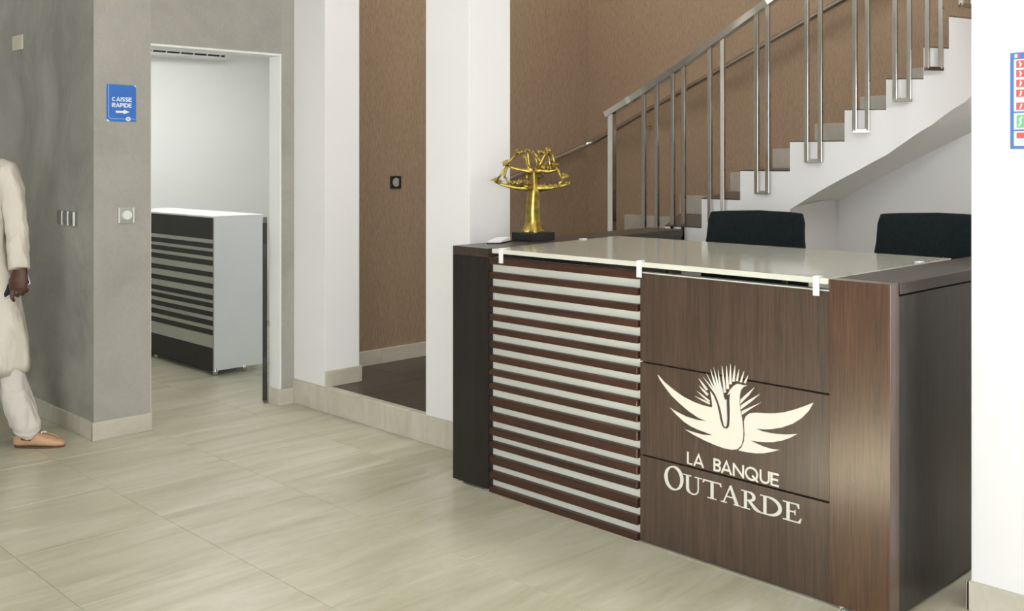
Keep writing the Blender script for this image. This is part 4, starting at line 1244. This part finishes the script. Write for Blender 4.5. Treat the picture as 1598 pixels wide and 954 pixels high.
# ---- eyes, lips, hair
for s in (-1, 1):
    e = MB().ball(hc + fd * .0795 + sd_ * (.031 * s) + Vector((0, 0, .012)), .0090, 12, 10).build('eye', 'eye_white', man, smooth=True, local=True)
    MB().ball(hc + fd * .0855 + sd_ * (.031 * s) + Vector((0, 0, .012)), (.0052, .0052, .0056), 10, 8).build('iris', 'hair', e, smooth=True, local=True)
h = MB()
hr = []
for i in range(9):
    f = i / 8
    th = f * 1.38
    z = .025 + .121 * math.cos(th)
    ring = []
    for k in range(28):
        a = 2 * PI * k / 28
        d = Vector((math.cos(a), math.sin(a), 0))
        face = max(0.0, d.dot(fd))
        r = math.sin(max(th, 0.02)) * 1.10
        zz = z + (0.045 * face if f > 0.55 else 0)
        ring.append(hc + Vector((.076 * 1.07 * math.cos(a) * r, .015 + .096 * 1.06 * math.sin(a) * r, zz)))
    hr.append(ring)
h.loft(hr)
h.build('hair', 'hair', man, smooth=True, local=True)

# ---- tunic with folds
def ripple(z, a):
    return 1 + 0.020 * math.sin(6 * a + 5 * z) + 0.012 * math.sin(11 * a - 9 * z)
t = MB()
rings = []
for z, cx, rx, ry, fo in ((1.545, .003, .062, .066, 0), (1.515, .0, .090, .085, 0), (1.49, .0, .135, .105, 0), (1.44, .0, .178, .128, .3), (1.36, .0, .186, .140, .6), (1.25, .0, .180, .142, .8), (1.12, .003, .170, .138, .8), (1.00, .006, .180, .142, .8), (.88, .014, .205, .152, 1.1), (.76, .020, .225, .162, 1.3), (.64, .026, .240, .175, 1.5), (.52, .030, .251, .202, 1.5), (.42, .032, .257, .218, 1.6), (.372, .032, .258, .224, 1.6)):
    ring = []
    for k in range(64):
        a = 2 * PI * k / 64
        q = 1 + fo * (ripple(z, a) - 1)
        ring.append((cx + rx * q * math.cos(a), .015 + ry * q * math.sin(a), z + (0.016 * math.cos(a) if z < .6 else 0)))
    rings.append(ring)
inner = [[(p[0] * .985 + .0005, p[1] * .985, p[2] + .002) for p in rings[-1]], [(p[0] * .97 + .001, p[1] * .97, p[2] + .05) for p in rings[-1]]]
t.loft(rings + inner, caps=False)
tunic = t.build('tunic', 'cloth_cream', man, smooth=True, local=True)
MB().loft([ell_ring((.003, .015, 1.535), .060, .064), ell_ring((.003, .012, 1.572), .056, .060), ell_ring((.003, .012, 1.572), .053, .057), ell_ring((.003, .015, 1.535), .055, .058)], caps=False).build('collar', 'cloth_cream', tunic, smooth=True, local=True)
for z in (1.50, 1.42, 1.34):
    MB().ball(Vector((.06, -.118 - (1.50 - z) * .10, z)), .006, 8, 6).build('button', 'plastic_white', tunic, smooth=True, local=True)
def sleeve(path, rads, seed):
    P = [Vector(p) for p in path]
    # subdivide and wrinkle
    pts, rr = [], []
    for i in range(len(P) - 1):
        for j in range(6):
            f = j / 6
            pts.append(P[i].lerp(P[i + 1], f)); rr.append(rads[i] + (rads[i + 1] - rads[i]) * f)
    pts.append(P[-1]); rr.append(rads[-1])
    for k in range(len(rr)):
        if 4 < k < len(rr) - 5:
            rr[k] *= 1 + 0.045 * math.sin(k * 1.15 + seed) * (0.4 + 0.6 * abs(math.sin(k * .37)))
    m = MB()
    m.tube(pts + [pts[-1] + Vector((0, 0, .004))], [(a * 1.0, a * 1.04) for a in rr] + [rr[-1] * .90], 20, caps=True)
    s_ = m.build('sleeve', 'cloth_cream', tunic, smooth=True, local=True)
    d = (pts[-1] - pts[-3]).normalized()
    MB().tube([pts[-1] - d * .058, pts[-1] - d * .054, pts[-1] + d * .001, pts[-1] + d * .003], [rr[-1] * .99, rr[-1] * 1.06, rr[-1] * 1.06, rr[-1] * .93], 20).build('cuff', 'cloth_cream', s_, smooth=True, local=True)
sleeve([(0.105, .02, 1.445), (0.165, .016, 1.435), (0.208, .008, 1.345), (0.228, -.004, 1.22), (0.248, -.018, 1.12), (0.266, -.045, 1.02), (0.282, -.070, .935)], [.070, .070, .060, .056, .055, .053, .050], 0.3)
sleeve([(-0.105, .03, 1.445), (-0.165, .04, 1.435), (-0.208, .05, 1.345), (-0.228, .064, 1.22), (-0.240, .068, 1.12), (-0.245, .05, 1.02), (-0.245, .025, .935)], [.070, .070, .060, .056, .055, .053, .050], 1.7)

# ---- trousers, one leg each joined at the hips
def trouser(path, rads, seed):
    P = [Vector(p) for p in path]
    pts, rr = [], []
    for i in range(len(P) - 1):
        for j in range(6):
            f = j / 6
            pts.append(P[i].lerp(P[i + 1], f)); rr.append(rads[i] + (rads[i + 1] - rads[i]) * f)
    pts.append(P[-1]); rr.append(rads[-1])
    n = len(rr)
    rings = []
    for k in range(n):
        low = max(0, (k - n * .55) / (n * .45))
        ring = []
        for q in range(32):
            a = 2 * PI * q / 32
            w = 1 + 0.03 * math.sin(5 * a + k * .5 + seed) + low * 0.075 * math.sin(k * 1.35 + 1.2 * math.cos(a + seed))
            ring.append((pts[k].x + rr[k] * w * math.cos(a), pts[k].y + rr[k] * w * math.sin(a), pts[k].z + low * .018 * math.sin(2 * a + seed)))
        rings.append(ring)
    last = rings[-1]
    c = pts[-1]
    rings.append([(c.x + (p[0] - c.x) * .86, c.y + (p[1] - c.y) * .86, p[2] + .012) for p in last])
    m = MB(); m.loft(rings, caps=False)
    return m
m = trouser([(0.09, .0, .92), (0.135, -.02, .66), (0.182, -.02, .46), (0.222, -.025, .34), (0.268, -.03, .20), (0.302, -.03, .10), (0.305, -.03, .066)], [.105, .098, .084, .078, .079, .075, .062], .5)
tr = m.build('trousers', 'cloth_trouser', man, smooth=True, local=True)
m = trouser([(-0.085, .03, .92), (-0.105, .05, .66), (-0.122, .06, .46), (-0.130, .085, .33), (-0.135, .10, .20), (-0.140, .11, .10), (-0.140, .11, .066)], [.105, .100, .086, .079, .078, .073, .060], 2.1)
m.build('trouser_leg', 'cloth_trouser', tr, smooth=True, local=True)

# ---- tan loafers
def loafer(heel, direction):
    d = Vector(direction).normalized()
    s = Vector((-d.y, d.x, 0))
    H = Vector(heel)
    L = 0.262
    def P(f, w, z):
        return H + d * (L * f) + s * w + Vector((0, 0, z))
    rings = []
    for f, hw, zt in ((0.0, .010, .050), (0.03, .024, .064), (0.10, .032, .070), (0.22, .034, .066), (0.36, .035, .078), (0.44, .038, .084), (0.56, .042, .070), (0.70, .045, .056), (0.84, .040, .046), (0.94, .028, .036), (1.0, .012, .024)):
        ring = []
        for k in range(18):
            a = PI * 2 * k / 18
            w = hw * math.copysign(abs(math.cos(a)) ** .7, math.cos(a))
            zz = .008 + (zt - .008) * (0.5 + 0.5 * math.copysign(abs(math.sin(a)) ** .8, math.sin(a)))
            ring.append(P(f, w, zz))
        rings.append(ring)
    m = MB(); m.loft(rings)
    sh = m.build('shoe', 'shoe_leather', man, smooth=True, local=True)
    so_ = []
    n = 24
    for k in range(n):
        a = 2 * PI * k / n
        f = 0.5 + 0.5 * math.cos(a)
        w = (.030 + .014 * f) * math.sin(a) * (1.05 if f < .9 else 1.0)
        so_.append(P(f, w, 0))
    m = MB(); m.prism([(p.x, p.y) for p in so_], 0.0, 0.011)
    m.build('sole', 'shoe_sole', sh, local=True)
    MB().tube([P(.08, 0, .066), P(.36, 0, .080)], [(.006, .020), (.006, .024)], 12).build('opening', 'sock_dark', sh, smooth=True, local=True)
    # raised apron seam and a small pale bow
    ap = [P(.46 + .44 * t_, .030 * math.sqrt(max(0, 1 - t_ ** 2.2)), .080 - .036 * t_) for t_ in [i / 10 for i in range(11)]]
    ap2 = [P(.46 + .44 * t_, -.030 * math.sqrt(max(0, 1 - t_ ** 2.2)), .080 - .036 * t_) for t_ in [i / 10 for i in range(10, -1, -1)]]
    MB().tube(ap + ap2[1:], .0028, 6).build('apron_seam', 'shoe_leather', sh, smooth=True, local=True)
    bw = MB()
    c = P(.56, 0, .078)
    bw.tube([c - s * .022 + d * .006, c - s * .008, c + s * .004, c + s * .020 + d * .010], [.003, .0045, .0045, .003], 8)
    bw.tube([c, c + d * .02 + s * .010 + Vector((0, 0, -.004))], [.004, .003], 8)
    bw.build('bow', 'plastic_white', sh, smooth=True, local=True)
loafer((0.237, -.03, 0.0), (1, 0.02, 0))
loafer((-0.175, .155, 0.0), (0.72, -0.69, 0))

# ---- the phone in his hand (own object, held)
ph_c = Vector((0.262, -.060, .848))
ph = thing('mobile_phone', man.matrix_basis @ ph_c, 'dark phone in a white case held by the man', 'phone', math.atan2(RT.y, RT.x))
ax = Vector((0.84, 0.02, 0.50)).normalized()          # long axis rises to the right
nz = Vector((-0.28, -0.86, 0.42)); nz = (nz - ax * nz.dot(ax)).normalized()
ay = nz.cross(ax).normalized()
def slab(hl, hw, t0, t1):
    pts = [(-hl, -hw), (hl, -hw), (hl, hw), (-hl, hw)]
    m = MB()
    m.extrude_poly([ax * a + ay * c + nz * t0 for a, c in pts], nz * (t1 - t0))
    return m
slab(.076, .036, -.005, .003).build('case', 'phone_white', ph, 0.002, local=True)
slab(.073, .033, .0032, .0045).build('screen', 'phone_dark', ph, local=True)
slab(.006, .006, -.0065, -.0052).build('camera_lens', 'phone_dark', ph, local=True)
